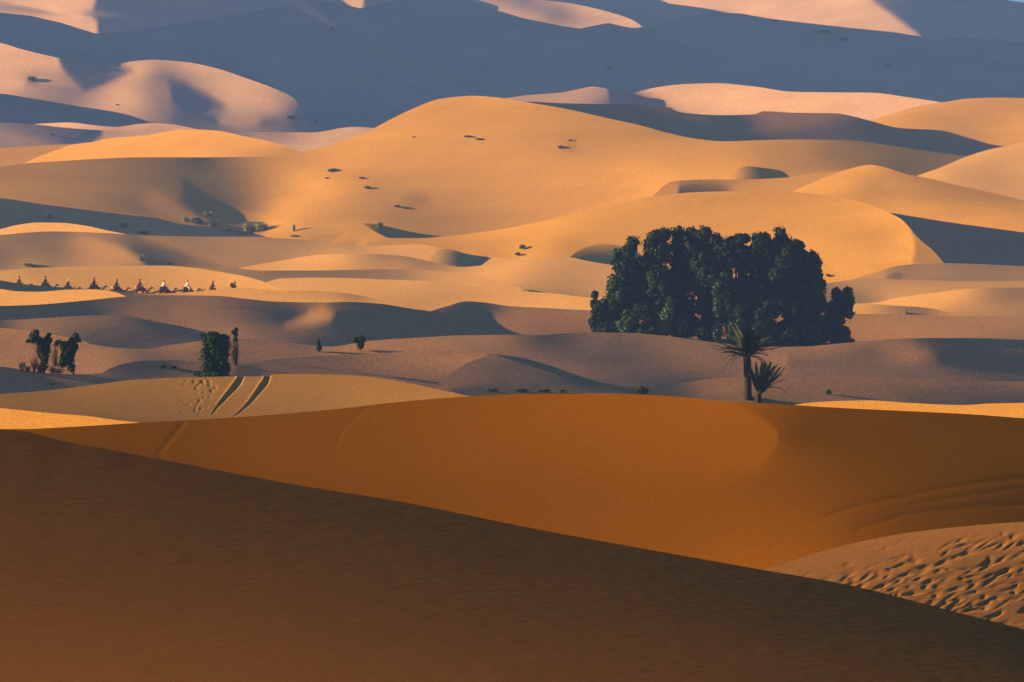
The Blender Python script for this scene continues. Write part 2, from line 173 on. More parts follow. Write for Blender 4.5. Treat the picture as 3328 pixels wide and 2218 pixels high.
def sdf(poly, X, Y):                      # signed distance, negative inside
    d = np.full(X.shape, 1e9); ins = np.zeros(X.shape, bool); n = len(poly)
    for i in range(n):
        ax, ay = poly[i]; bx, by = poly[(i+1) % n]
        ex, ey = bx-ax, by-ay
        t = np.clip(((X-ax)*ex+(Y-ay)*ey)/(ex*ex+ey*ey+1e-9), 0, 1)
        d = np.minimum(d, np.hypot(X-ax-t*ex, Y-ay-t*ey))
        c = ((ay > Y) != (by > Y)) & (X < ex*(Y-ay)/(ey+1e-12)+ax)
        ins ^= c
    return np.where(ins, -d, d)

def target(L, X, Y):
    a = np.array(L['pts']); px, py, ps = a[:, 0], a[:, 1]*2.4, a[:, 2]
    fn = lambda dx, dy: np.sqrt(dx*dx+dy*dy+45.**2)
    K = fn(px[:, None]-px, py[:, None]-py)+np.eye(len(px))*(-6.)
    n = len(px); M = np.zeros((n+1, n+1)); M[:n, :n] = K; M[n, :n] = 1; M[:n, n] = 1
    w = np.linalg.solve(M, np.append(ps, 0.))
    S = np.full(X.shape, w[n])
    for k in range(n): S = S+w[k]*fn(X-px[k], Y*2.4-py[k])
    S = np.clip(S, min(ps.min(), 0), ps.max())
    for poly, s, f in L['polys']:
        a = np.clip(.5-sdf(poly, X, Y)/(2*f), 0, 1); a = a*a*(3-2*a)
        S = S*(1-a)+s*a
    return S

def shade(p, q, s, t):
    M = p*(LX-LY*s)+q*(LZ-LY*t)-LY
    N = np.sqrt(p*p+(1+s*p+t*q)**2+q*q)
    return M/N, M, N

class Grid:
    def __init__(self, L, k, near, f=1.0):
        x0, x1 = L['xr']; self.L = L
        nx = max(8, int((x1-x0)/(L['dx']*f))+1); xs = np.linspace(x0, x1, nx)
        yc = crest_y(L, xs)
        big = np.linspace(x0-60, x1+60, nx*2+40)
        occ = np.full(big.shape, 2218.+60)
        for Ln in near: occ = np.minimum(occ, crest_y(Ln, big))
        occ = np.interp(xs, big, occ)
        yb = np.maximum(occ+L.get('ext', 34), yc+44)
        for _ in range(3):
            w = max(1, int(24/(L['dx']*f)))
            e = np.pad(yb, w, mode='edge'); yb = np.maximum(yb, np.mean([e[i:i+nx] for i in range(2*w+1)], 0))
        ny = max(6, int(np.percentile(yb-yc, 90)/(L['dy']*f))+1)
        v = np.linspace(0, 1, ny)[:, None]
        self.X = np.broadcast_to(xs, (ny, nx)).copy(); self.Y = yb*(1-v)+yc*v
        self.xs = xs; self.occ = occ; self.yc = yc
        c = lambda A: .25*(A[1:, 1:]+A[:-1, 1:]+A[1:, :-1]+A[:-1, :-1])
        self.c = c
        Yc, Xc = c(self.Y), c(self.X)
        yv = .5*((self.Y[1:]-self.Y[:-1])[:, 1:]+(self.Y[1:]-self.Y[:-1])[:, :-1])
        ycl = .5*((self.Y[:, 1:]-self.Y[:, :-1])[1:]+(self.Y[:, 1:]-self.Y[:, :-1])[:-1])
        dx = xs[1]-xs[0]
        self.A1 = FX/dx; self.A2 = -FX*(ycl/yv)/dx; self.B = -FX/yv
        self.s = (Xc-CX)/FX; self.t = (HY-Yc)/FX
        lim = np.minimum(Yc, .5*(occ[1:]+occ[:-1])+4)     # below the part in view the slope simply goes on
        self.S = target(L, Xc, lim)
        W = np.clip(1-(Yc-.5*(occ[1:]+occ[:-1]))/30, .15, 1)
        self.W = W*np.abs(yv)/np.abs(yv).mean()
    def G(self, u):
        dv = u[1:]-u[:-1]; dv = .5*(dv[:, 1:]+dv[:, :-1])
        dc = u[:, 1:]-u[:, :-1]; dc = .5*(dc[1:]+dc[:-1])
        return self.A1*dc+self.A2*dv, self.B*dv
    def GT(self, a, b):
        R, C = self.X.shape; o = np.zeros((R, C))
        dc = self.A1*a; dv = self.A2*a+self.B*b
        o[1:, 1:] += .5*(dc+dv); o[:-1, 1:] += .5*(dc-dv); o[1:, :-1] += .5*(dv-dc); o[:-1, :-1] -= .5*(dc+dv)
        return o
    def solve(self, u, outer, inner):
        L = self.L; lam = L['lam']; q0 = L['q0']; u0 = self.u0
        W = self.W; hg = 40.0
        def A(x):
            a, b = self.G(x)
            h = x[1:, 1:]-x[1:, :-1]-x[:-1, 1:]+x[:-1, :-1]
            o = self.GT(W*a, W*b)+lam*x
            H = hg*h*self.A1*.5*FX/50.
            o[1:, 1:] += H; o[1:, :-1] -= H; o[:-1, 1:] -= H; o[:-1, :-1] += H
            return o
        for it in range(outer):
            p, q = self.G(u)
            for _ in range(3):
                S, M, N = shade(p, q, self.s, self.t)
                m = 1+self.s*p+self.t*q
                r = S-self.S
                dark = self.S < -.005
                r = np.where(dark & (self.S > -.055), np.maximum(r, 0)+np.minimum(S+.09, 0), r)
                gp = (LX-LY*self.s)/N-M*(p+m*self.s)/N**3; gq = (LZ-LY*self.t)/N-M*(q+m*self.t)/N**3
                g2 = gp*gp+gq*gq*.7+1e-3
                p = p-r*gp/g2; q = q-.7*r*gq/g2
                q = np.clip(q, q0*.55, q0*2.8)
            q = q+.03*(q0-q)
            ps, qs = p, q
            b = self.GT(W*ps, W*qs)+lam*u0
            rr = b-A(u); z = rr.copy(); d = z.copy(); rz = (rr*z).sum()
            for _ in range(inner):
                Ad = A(d); al = rz/(d*Ad).sum(); u = u+al*d; rr = rr-al*Ad
                rz2 = (rr*rr).sum(); d = rr+rz2/rz*d; rz = rz2
        return u

def resample(u, R, C):
    r = np.linspace(0, u.shape[0]-1, R); c = np.linspace(0, u.shape[1]-1, C)
    i = np.clip(r.astype(int), 0, u.shape[0]-2); j = np.clip(c.astype(int), 0, u.shape[1]-2)
    a = (r-i)[:, None]; b = (c-j)[None]
    return (u[i][:, j]*(1-a)*(1-b)+u[i+1][:, j]*a*(1-b)+u[i][:, j+1]*(1-a)*b+u[i+1][:, j+1]*a*b)

def solve_all():
    for k, L in enumerate(LAYERS):
        near = LAYERS[:k]
        u = None
        for f, o, n in ((8, 60, 50), (4, 60, 50), (2, 26, 40), (1, 10, 30)):
            if L['dx'] >= 8 and f == 8 and (L['xr'][1]-L['xr'][0]) < 1500: continue
            if L['dx'] < 5 and f == 1: pass
            g = Grid(L, k, near, f)
            t = (HY-g.Y)/FX; tc = (HY-g.yc)/FX
            g.u0 = math.log(L['D'])-L['q0']*(tc.mean()-t)
            u = g.u0.copy() if u is None else resample(u, *g.Y.shape)
            u = g.solve(u, o, n)
        L['g'] = g; L['u'] = u

def surf(L, x, y):
    """point of dune L seen at photo pixel x,y"""
    g = L['g']; u = L['u']
    j = (x-g.xs[0])/(g.xs[1]-g.xs[0]); j0 = int(min(max(j, 0), len(g.xs)-2)); b = min(max(j-j0, 0), 1)
    Yc = g.Y[:, j0]*(1-b)+g.Y[:, j0+1]*b; uc = u[:, j0]*(1-b)+u[:, j0+1]*b
    D = math.exp(np.interp(-y, -Yc, uc))
    return D*(x-CX)/FX, D, D*(HY-y)/FX
# ---------------------------------------------------------------- sand
SAND = [((.61, .312, .112), (.55, .272, .09), 5),       # pale sand of the valley
        ((.63, .295, .048), (.56, .25, .037), 4),        # golden sand
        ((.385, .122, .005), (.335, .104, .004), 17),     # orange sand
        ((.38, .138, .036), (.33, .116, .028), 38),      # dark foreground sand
        ((.50, .205, .062), (.44, .17, .048), 20),        # trampled sand
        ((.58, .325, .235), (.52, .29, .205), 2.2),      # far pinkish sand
        ((.54, .25, .07), (.48, .215, .055), 11),
        ((.60, .25, .10), (.54, .215, .08), 4),
        ((.63, .30, .135), (.565, .258, .11), 5)]          # reddish lee side sand       # ochre sand
def sand_mat(k):
    m = bpy.data.materials.new('sand_%d' % k); m.use_nodes = True; n = m.node_tree; b = n.nodes['Principled BSDF']
    b.inputs['Roughness'].default_value = .95; b.inputs['Specular IOR Level'].default_value = .0
    tc = n.nodes.new('ShaderNodeTexCoord')
    def noise(scale, det=4, vec=None):
        t = n.nodes.new('ShaderNodeTexNoise'); t.inputs['Scale'].default_value = scale; t.inputs['Detail'].default_value = det
        n.links.new(vec or tc.outputs['Object'], t.inputs['Vector']); return t.outputs['Fac']
    mp = n.nodes.new('ShaderNodeMapping'); mp.inputs['Scale'].default_value = (.35, 1.0, 3.0); mp.inputs['Rotation'].default_value = (0, 0, .5)
    n.links.new(tc.outputs['Object'], mp.inputs['Vector'])
    big = noise(.05, 5, mp.outputs[0]); fine = noise(SAND[k][2], 1)
    add = n.nodes.new('ShaderNodeMath'); add.operation = 'MULTIPLY_ADD'; add.inputs[1].default_value = 1.7; n.links.new(fine, add.inputs[0]); n.links.new(big, add.inputs[2])
    rp = n.nodes.new('ShaderNodeMapRange'); rp.inputs[1].default_value = .95; rp.inputs[2].default_value = 1.75; n.links.new(add.outputs[0], rp.inputs[0])
    mx = n.nodes.new('ShaderNodeMix'); mx.data_type = 'RGBA'
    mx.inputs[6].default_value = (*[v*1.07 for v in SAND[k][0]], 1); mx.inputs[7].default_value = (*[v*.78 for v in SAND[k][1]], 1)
    n.links.new(rp.outputs[0], mx.inputs[0]); n.links.new(mx.outputs[2], b.inputs['Base Color'])
    # wind ripples, soft hollows and grain
    b1 = n.nodes.new('ShaderNodeBump'); b1.inputs['Distance'].default_value = .012; b1.inputs['Strength'].default_value = .6
    n.links.new(noise(6, 5, mp.outputs[0]), b1.inputs['Height'])
    b2 = n.nodes.new('ShaderNodeBump'); b2.inputs['Distance'].default_value = .25; b2.inputs['Strength'].default_value = {3: .07, 2: .15}.get(k, .35)
    n.links.new(noise(.22, 3, mp.outputs[0]), b2.inputs['Height']); n.links.new(b1.outputs[0], b2.inputs['Normal'])
    last = b2
    if k in (2, 3, 4):                               # wind ripples on the nearest sand
        wv = n.nodes.new('ShaderNodeTexWave'); wv.wave_type = 'BANDS'; wv.bands_direction = 'X'
        wv.inputs['Scale'].default_value = 1.9; wv.inputs['Distortion'].default_value = 3.5; wv.inputs['Detail'].default_value = 2; wv.inputs['Detail Scale'].default_value = .7
        m3 = n.nodes.new('ShaderNodeMapping'); m3.inputs['Rotation'].default_value = (0, 0, .9 if k == 3 else .3); m3.inputs['Scale'].default_value = (1, .45, 1)
        n.links.new(tc.outputs['Object'], m3.inputs['Vector']); n.links.new(m3.outputs[0], wv.inputs['Vector'])
        pat = n.nodes.new('ShaderNodeMath'); pat.operation = 'MULTIPLY'; n.links.new(wv.outputs['Fac'], pat.inputs[0]); n.links.new(noise(.35, 3), pat.inputs[1])
        b3 = n.nodes.new('ShaderNodeBump'); b3.inputs['Distance'].default_value = .02; b3.inputs['Strength'].default_value = .025 if k == 3 else .03
        n.links.new(pat.outputs[0], b3.inputs['Height']); n.links.new(last.outputs[0], b3.inputs['Normal']); last = b3
    n.links.new(last.outputs[0], b.inputs['Normal'])
    return m
SM = [sand_mat(k) for k in range(9)]

def mesh_obj(name, verts, faces, mat, smooth=True):
    me = bpy.data.meshes.new(name)
    V = np.asarray(verts, dtype=np.float32).reshape(-1, 3)
    F = np.asarray(faces, dtype=np.int32)
    k = F.shape[1]
    me.vertices.add(len(V)); me.vertices.foreach_set('co', V.ravel())
    me.loops.add(F.size); me.loops.foreach_set('vertex_index', F.ravel())
    me.polygons.add(len(F)); me.polygons.foreach_set('loop_start', np.arange(len(F), dtype=np.int32)*k)
    me.polygons.foreach_set('loop_total', np.full(len(F), k, dtype=np.int32))
    if smooth: me.polygons.foreach_set('use_smooth', np.ones(len(F), bool))
    me.materials.append(mat); me.update(calc_edges=True); me.validate()
    o = bpy.data.objects.new(name, me); C.objects.link(o); return o

def gridfaces(R, Cn, off=0):
    i = (np.arange(R-1)[:, None]*Cn+np.arange(Cn-1)[None]).ravel()+off
    return np.stack([i, i+1, i+1+Cn, i+Cn], 1)

solve_all()
# level of the desert floor under the dunes, falling and rising with them
_fd, _fz = [0., 30.], [-5.5, -5.5]
for L in LAYERS:
    g = L['g']; D = np.exp(L['u']); z = D*(HY-g.Y)/FX
    m = (g.Y <= g.occ+40)
    _fd.append(float(np.median(D[0]))); _fz.append(float(z[m].min())-.012*L['D']-1.0 if m.any() else float(z.min())-1)
o_ = np.argsort(_fd); _fd = np.array(_fd)[o_]; _fz = np.array(_fz)[o_]
for i in range(len(_fz)-2, -1, -1): _fz[i] = min(_fz[i], _fz[i+1]+.0) if _fd[i] > 30 and False else _fz[i]
def floor_z(D):
    a = [np.interp(D*f, _fd, _fz) for f in (.92, .97, 1., 1.03, 1.08)]
    return np.minimum.reduce(a)-.5

def disp(L, W):
    """marks really pressed into the sand"""
    g = L['g']; X, Y = g.X, g.Y
    if L['name'] == 'tracks':
        D = math.exp(L['u'].mean())
        dz = np.zeros(X.shape)
        for pts, wd in (('792,1216 780,1240 758,1268 728,1300 706,1324 690,1346', 6), ('876,1214 868,1240 842,1275 812,1310 780,1340 758,1358', 6)):
            pl = P(pts); d = np.full(X.shape, 1e9); sg = np.zeros(X.shape)
            for (ax, ay), (bx, by) in zip(pl[:-1], pl[1:]):
                ex, ey = bx-ax, by-ay; t = np.clip(((X-ax)*ex+(Y-ay)*ey)/(ex*ex+ey*ey), 0, 1)
                dd = np.hypot(X-ax-t*ex, Y-ay-t*ey); s_ = np.sign((X-ax)*ey-(Y-ay)*ex)
                m = dd < d; d = np.where(m, dd, d); sg = np.where(m, s_, sg)
            fade = np.clip((1362-Y)/60, .15, 1)
            wd_ = wd*np.clip((1375-Y)/110, .35, 1.1)
            a_ = d*sg*SGN/wd_                                   # across the rut, negative on the left
            dz -= .07*fade*np.clip((a_+1.3+.15*np.sin(Y/9))/.75, 0, 1)**1.3*np.clip((2.0-a_)/2.4, 0, 1)*(1+.15*np.sin(Y/6.+X/9))
            dz += .035*fade*np.exp(-((a_-2.1)/.45)**2)
        rng = np.random.RandomState(4)
        for k in range(46):
            x = rng.uniform(585, 705); y = rng.uniform(1232, 1345); r = rng.uniform(2.5, 4.5)
            if k < 6: x, y, r = [(632, 1241), (658, 1242), (680, 1240), (684, 1252), (700, 1262), (688, 1270)][k]+(6,)
            dz -= .016*r/4*np.exp(-(((X-x)/r)**2+((Y-y)/(r*.9))**2))
        W[..., 2] += dz
    if L['name'] == 'trod':
        rng = np.random.RandomState(9); dz = np.zeros(X.shape)
        edge = P('2500,1885 2650,1893 2760,1862 2850,1838 2960,1812 3030,1790 3100,1768 3170,1738 3230,1728 3330,1730 3760,1720 3760,2300 2500,2300')
        inside = np.clip(.5-sdf(edge, X, Y)/30, 0, 1)
        for k in range(430):
            if k < 30: x, y = rng.uniform(2560, 3328), rng.uniform(1740, 1900)
            else: x, y = rng.uniform(2600, 3500), rng.uniform(1730, 2090)
            a = rng.uniform(11, 42); b = rng.uniform(3.5, 8); th = math.radians(rng.uniform(-38, -2))
            cx, sx = math.cos(th), math.sin(th)
            sel = (np.abs(X-x) < a*2.5) & (np.abs(Y-y) < a*2.2)
            if not sel.any(): continue
            Xs, Ys = X[sel]-x, Y[sel]-y
            e = ((Xs*cx+Ys*sx)/a)**2+((-Xs*sx+Ys*cx)/b)**2
            fac = (.35 if k < 30 else inside[sel])
            dz[sel] -= fac*rng.uniform(.004, .012)*np.exp(-e**1.5)*(1-.75*np.tanh((Xs*cx+Ys*sx)/a*1.3))
        W[..., 2] += dz
    if L['name'] == 'orange':
        for pts, wd, h in (('2700,1672 2900,1622 3100,1582 3328,1553 3760,1520', 9, .008), ('2790,1718 2950,1672 3150,1650 3328,1640 3760,1630', 9, .009), ('2960,1640 3328,1585 3760,1560', 7, .005),
                           ('2370,1545 2450,1500 2520,1445', 7, .005), ('1830,1292 1760,1335 1690,1350', 8, .006), ('600,1370 560,1420 520,1470', 9, .006), ('2500,1790 2620,1700 2800,1640', 8, .004), ('1200,1320 1120,1390 1090,1450', 8, .005)):
            pl = P(pts); d = np.full(X.shape, 1e9)
            for (ax, ay), (bx, by) in zip(pl[:-1], pl[1:]):
                ex, ey = bx-ax, by-ay; u_ = np.clip(((X-ax)*ex+(Y-ay)*ey)/(ex*ex+ey*ey), 0, 1)
                d = np.minimum(d, np.hypot(X-ax-u_*ex, Y-ay-u_*ey))
            W[..., 2] -= h*np.exp(-(d/wd)**2)
    if L['name'] == 'blue':
        n_ = Y-.33*X
        W[..., 2] += 1.8*np.sin(n_/30+1.2*np.sin(X/330.))*np.clip((Y-g.Y[-1])/240, 0, 1)+1.0*np.sin((Y-.6*X)/21+2*np.sin(X/210.))*np.clip((Y-g.Y[-1])/240, 0, 1)
    return W

SGN = -1
def widen(W, L):
    n = 12; dist = 45 if L['D'] < 400 else 80
    out = [W]
    for side, col in ((-1, 0), (1, -1)):
        edge = W[:, col]; inner = (side < 0 and L['xr'][0] > -400) or (side > 0 and L['xr'][1] < 3700)
        sl = .3 if inner else .12; dd = dist*(.4 if inner else 1)
        cols = []
        for i in range(1, n+1):
            d = dd*(i/n)**1.4; p = edge.copy(); p[:, 0] += side*d
            z = p[:, 2]-sl*d*d/(d+3.0)-(.25*max(0, d-dd*.55) if not inner else 0); fl = floor_z(np.hypot(p[:, 0], p[:, 1]))-1.5
            p[:, 2] = np.where(z > fl, z, np.minimum(fl, p[:, 2])); cols.append(p)
        out = ([np.stack(cols[::-1], 1)]+out) if side < 0 else (out+[np.stack(cols, 1)])
    return np.concatenate(out, 1)
DUNE = {}
NAMES = {}
for k, L in enumerate(LAYERS):
    g, u = L['g'], L['u']; R, Cn = g.X.shape
    D = np.exp(u); s = (g.X-CX)/FX; t = (HY-g.Y)/FX
    W = np.stack([D*s, D, D*t], -1); W = widen(disp(L, W), L); Cn = W.shape[1]
    verts = [W.reshape(-1, 3)]; faces = [gridfaces(R, Cn)]
    off = R*Cn
    # slip face behind the crest
    cr = W[-1]; nb = 14
    span = .5*L['D']*.09+8
    tau = (np.arange(nb)/(nb-1))**1.4*span*2.2
    Dc = np.hypot(cr[:, 0], cr[:, 1]); ux = cr[:, 0]/Dc; uy = cr[:, 1]/Dc
    back = np.zeros((nb, Cn, 3))
    for i, tt in enumerate(tau):
        back[i, :, 0] = cr[:, 0]+ux*tt; back[i, :, 1] = cr[:, 1]+uy*tt
        fl = floor_z(Dc+tt)-1.5
        z = cr[:, 2]-(.5*tt*tt/(tt+.02*span+.3))
        back[i, :, 2] = np.where(z > fl, z, fl-.02*tt)
    verts.append(back.reshape(-1, 3)); faces.append(gridfaces(nb, Cn, off)); off += nb*Cn
    # foot of the windward flank, running out under the dune in front
    prevD = LAYERS[k-1]['D'] if k else 20.
    bt = W[0]; nf = 10; Db = np.hypot(bt[:, 0], bt[:, 1]); ux = bt[:, 0]/Db; uy = bt[:, 1]/Db
    gap = max(.12*L['D'], 10) if k else 25
    foot = np.zeros((nf, Cn, 3))
    for i in range(nf):
        tt = gap*(i/(nf-1))
        foot[i, :, 0] = bt[:, 0]-ux*tt; foot[i, :, 1] = bt[:, 1]-uy*tt
        z = bt[:, 2]-.3*tt
        fl = floor_z(Db-tt)-1.5
        foot[i, :, 2] = np.maximum(z, fl) if k else z
    verts.append(foot[::-1].reshape(-1, 3)); faces.append(gridfaces(nf, Cn, off)); off += nf*Cn
    o = mesh_obj('sand_dune', np.concatenate(verts), np.concatenate(faces), SM[L['tint']])
    tag(o, kind='structure'); DUNE[k] = o
# one sheet of desert floor to the horizon, gently rolling
rs = np.concatenate([np.linspace(2, 3000, 420), np.geomspace(3050, 15000, 24)])
az = np.radians(np.concatenate([np.linspace(-60, -12, 30), np.linspace(-11.6, 11.6, 200), np.linspace(12, 60, 30)]))
RR, AA = np.meshgrid(rs, az, indexing='ij')
Xw, Yw = RR*np.sin(AA), RR*np.cos(AA)
Z = floor_z(RR)+.25*np.sin(Xw/37+np.sin(Yw/51))*np.clip(RR/200, 0, 1)
Z = np.where(RR > 2900, np.minimum(Z, np.interp(RR, [2900, 15000], [float(floor_z(np.array(2900.))), 0])), Z)
o = mesh_obj('desert_floor', np.stack([Xw, Yw, Z], -1).reshape(-1, 3), gridfaces(len(rs), len(az)), SM[0]); tag(o, kind='structure')

# ---------------------------------------------------------------- haze
def haze():
    bm = bmesh.new(); bmesh.ops.create_cube(bm, size=1)
    lo, hi = Vector((-1500, -60, -60)), Vector((1500, 3200, 220))
    for v in bm.verts: v.co = Vector([(lo[i]+hi[i])/2+v.co[i]*(hi[i]-lo[i]) for i in range(3)])
    me = bpy.data.meshes.new('haze'); bm.to_mesh(me); bm.free()
    m = bpy.data.materials.new('haze'); m.use_nodes = True; n = m.node_tree; n.nodes.clear()
    o = n.nodes.new('ShaderNodeOutputMaterial'); v = n.nodes.new('ShaderNodeVolumePrincipled')
    v.inputs['Color'].default_value = (.20, .36, 1.0, 1); v.inputs['Density'].default_value = HAZE
    v.inputs['Anisotropy'].default_value = 0.0
    n.links.new(v.outputs[0], o.inputs['Volume']); me.materials.append(m)
    ob = bpy.data.objects.new('haze', me); C.objects.link(ob); tag(ob, kind='stuff')
HAZE = .0002
haze()
# ================================================================ helpers for things
def visible(x, y):
    for L in LAYERS:
        if L['xr'][0] <= x <= L['xr'][1] and y >= crest_y(L, np.array([float(x)]))[0]: return L
def LN(name): return [L for L in LAYERS if L['name'] == name][0]
def at(x, y, L=None):
    p = surf(L or visible(x, y), x, y); return Vector(p)
def px_at(D): return D/FX

def mat(name, col, col2=None, scale=3.0, rough=.9, trans=False):
    m = bpy.data.materials.new(name); m.use_nodes = True; n = m.node_tree; b = n.nodes['Principled BSDF']
    b.inputs['Roughness'].default_value = rough; b.inputs['Specular IOR Level'].default_value = .15
    tc = n.nodes.new('ShaderNodeTexCoord'); t = n.nodes.new('ShaderNodeTexNoise'); t.inputs['Scale'].default_value = scale; t.inputs['Detail'].default_value = 4
    n.links.new(tc.outputs['Object'], t.inputs['Vector'])
    r = n.nodes.new('ShaderNodeMapRange'); r.inputs[1].default_value = .38; r.inputs[2].default_value = .62; n.links.new(t.outputs['Fac'], r.inputs[0])
    mx = n.nodes.new('ShaderNodeMix'); mx.data_type = 'RGBA'
    mx.inputs[6].default_value = (*col, 1); mx.inputs[7].default_value = (*(col2 or [c*.7 for c in col]), 1)
    n.links.new(r.outputs[0], mx.inputs[0]); n.links.new(mx.outputs[2], b.inputs['Base Color'])
    return m
M_LEAF = mat('dark_leaves', (.016, .036, .024), (.034, .058, .022), .35)
M_LEAF2 = mat('olive_leaves', (.04, .08, .03), (.075, .11, .04), .9)
M_BARK = mat('bark', (.09, .06, .045), None, 6)
M_DRY = mat('dry_twigs', (.16, .10, .07), (.10, .06, .05), 4)
M_GRASS = mat('yellow_grass', (.30, .26, .08), (.18, .20, .06), 3)
M_SHRUB = mat('grey_green_shrub', (.07, .085, .045), (.12, .115, .06), 2)
M_PALM = mat('palm_fronds', (.055, .065, .045), (.085, .08, .06), 2)
M_PTRUNK = mat('palm_trunk', (.055, .04, .035), (.03, .022, .02), 9)

def raw(name, V, F, m, parent=None, smooth=False):
    me = bpy.data.meshes.new(name); me.from_pydata([tuple(v) for v in V], [], [tuple(int(i) for i in f) for f in F])
    if smooth: me.polygons.foreach_set('use_smooth', [True]*len(me.polygons))
    for mm in (m if isinstance(m, (list, tuple)) else [m]): me.materials.append(mm)
    me.update(); o = bpy.data.objects.new(name, me); C.objects.link(o)
    if parent: o.parent = parent
    return o
def empty(name, loc, rz=0):
    o = bpy.data.objects.new(name, None); C.objects.link(o); o.location = loc; o.rotation_euler = (0, 0, rz); o.empty_display_size = .2
    return o

def tube(V, F, pts, rad, n=7):
    """tapered tube through pts appended to V,F"""
    pts = [Vector(p) for p in pts]; base = len(V); up = Vector((.13, .31, .94))
    for i, p in enumerate(pts):
        d = (pts[min(i+1, len(pts)-1)]-pts[max(i-1, 0)]).normalized()
        a = d.cross(up if abs(d.dot(up)) < .95 else Vector((1, 0, 0))).normalized(); b = d.cross(a)
        for k in range(n):
            t = 2*math.pi*k/n; V.append(p+(a*math.cos(t)+b*math.sin(t))*rad[i])
    for i in range(len(pts)-1):
        for k in range(n):
            q = base+i*n; F.append((q+k, q+(k+1) % n, q+n+(k+1) % n, q+n+k))
    V.append(pts[-1]); e = len(V)-1
    for k in range(n): F.append((base+(len(pts)-1)*n+k, base+(len(pts)-1)*n+(k+1) % n, e))

def leaves(rng, lobes, size, dens, gaps=(), tall=1.0):
    """leaf faces over knobbly lobes; lobes: (x,y,z, rx,ry,rz)"""
    Vs = []; n_tot = 0
    for (x, y, z, rx, ry, rz) in lobes:
        area = 4*math.pi*((rx*rz)**1.6/3+(rx*ry)**1.6/3+(ry*rz)**1.6/3)**(1/1.6)
        nk = int(max(14, 26*(area/ (4*math.pi*min(rx, rz)**2))))
        kn = rng.normal(size=(nk, 3)); kn /= np.linalg.norm(kn, axis=1)[:, None]
        kn *= rng.uniform(.62, .95, (nk, 1)); kr = rng.uniform(.20, .42, nk)
        n = int(area*dens)
        w = rng.randint(0, nk, n)
        d = rng.normal(size=(n, 3)); d /= np.linalg.norm(d, axis=1)[:, None]
        rad = kr[w]*rng.uniform(.65, 1.08, n)**.7
        loc = kn[w]+d*rad[:, None]
        core = rng.rand(n) < .38
        cd = rng.normal(size=(core.sum(), 3)); cd /= np.linalg.norm(cd, axis=1)[:, None]; loc[core] = cd*(rng.rand(core.sum(), 1)**.4)*.86
        ctr = np.array([x, y, z])+loc*np.array([rx, ry, rz])
        nor = loc*.6+d*.8+rng.normal(size=(n, 3))*.45; nor /= np.linalg.norm(nor, axis=1)[:, None]
        a = np.cross(nor, rng.normal(size=(n, 3))); a /= np.linalg.norm(a, axis=1)[:, None]; b = np.cross(nor, a)
        s = size*rng.uniform(.5, 1.15, n)[:, None]; s = np.where(core[:, None], s*1.5, s)
        q = np.stack([ctr-a*s-b*s*.6, ctr+a*s-b*s*.6+nor*s*.2, ctr+a*s*.8+b*s*.7, ctr-a*s*.9+b*s*.6+nor*s*.25], 1)
        Vs.append(q)
    q = np.concatenate(Vs)
    keep = np.ones(len(q), bool); c = q.mean(1)
    for (gx, gz, gr, gh) in gaps: keep &= ((c[:, 0]-gx)/gr)**2+((c[:, 2]-gz)/gh)**2 > 1
    q = q[keep]
    return q.reshape(-1, 3), np.arange(len(q)*4).reshape(-1, 4)

def leaf_obj(name, q, f, m, parent, loc=None):
    o = mesh_obj(name, q, f, m, smooth=False)
    if parent: o.parent = parent
    if loc is not None: o.location = loc
    return o

def tree(name, label, cat, base, lobes, seed, m=M_LEAF, size=.13, dens=80, trunk_r=.22, group=None, gaps=(), limbs=True, tm=M_BARK, depth=.9, dys=0):
    """lobes in photo pixels around the tree: (x, y, rx, ry)"""
    rng = np.random.RandomState(seed); D = base.y; k = px_at(D)
    t = tag(empty(name, base), label, cat, group)
    ex = []
    for i, (x, y, rx, ry) in enumerate(lobes):
        X = (x-CX)*k-base.x; Z = (HY-y)*k-base.z
        ex.append((X, rng.uniform(-.5, .5)*rx*k*.8, Z, rx*k, max(rx, min(rx, ry))*k*depth, ry*k))
    gp = [((gx-CX)*k-base.x, (HY-gy)*k-base.z, a*k, b*k) for gx, gy, a, b in gaps]
    q, f = leaves(rng, ex, size, dens, gp)
    leaf_obj('crown', q, f, m, t)
    V, F = [], []
    top = max(e[2] for e in ex); cx = float(np.mean([e[0] for e in ex]))
    fork = Vector((cx*.3, 0, max(.25*top, .2)))
    tube(V, F, [(0, 0, -.4), (cx*.1, 0, fork.z*.5), fork], [trunk_r*1.2, trunk_r, trunk_r*.85])
    for e in ex:
        if e[2] < fork.z: continue
        p = Vector(e[:3]); mid = fork.lerp(p, .5)+Vector((rng.uniform(-.1, .1), rng.uniform(-.1, .1), .06))*top*.3
        tube(V, F, [fork, mid, p], [trunk_r*.6, trunk_r*.38, trunk_r*.12], 5)
    raw('trunk', V, F, tm, t, True)
    return t

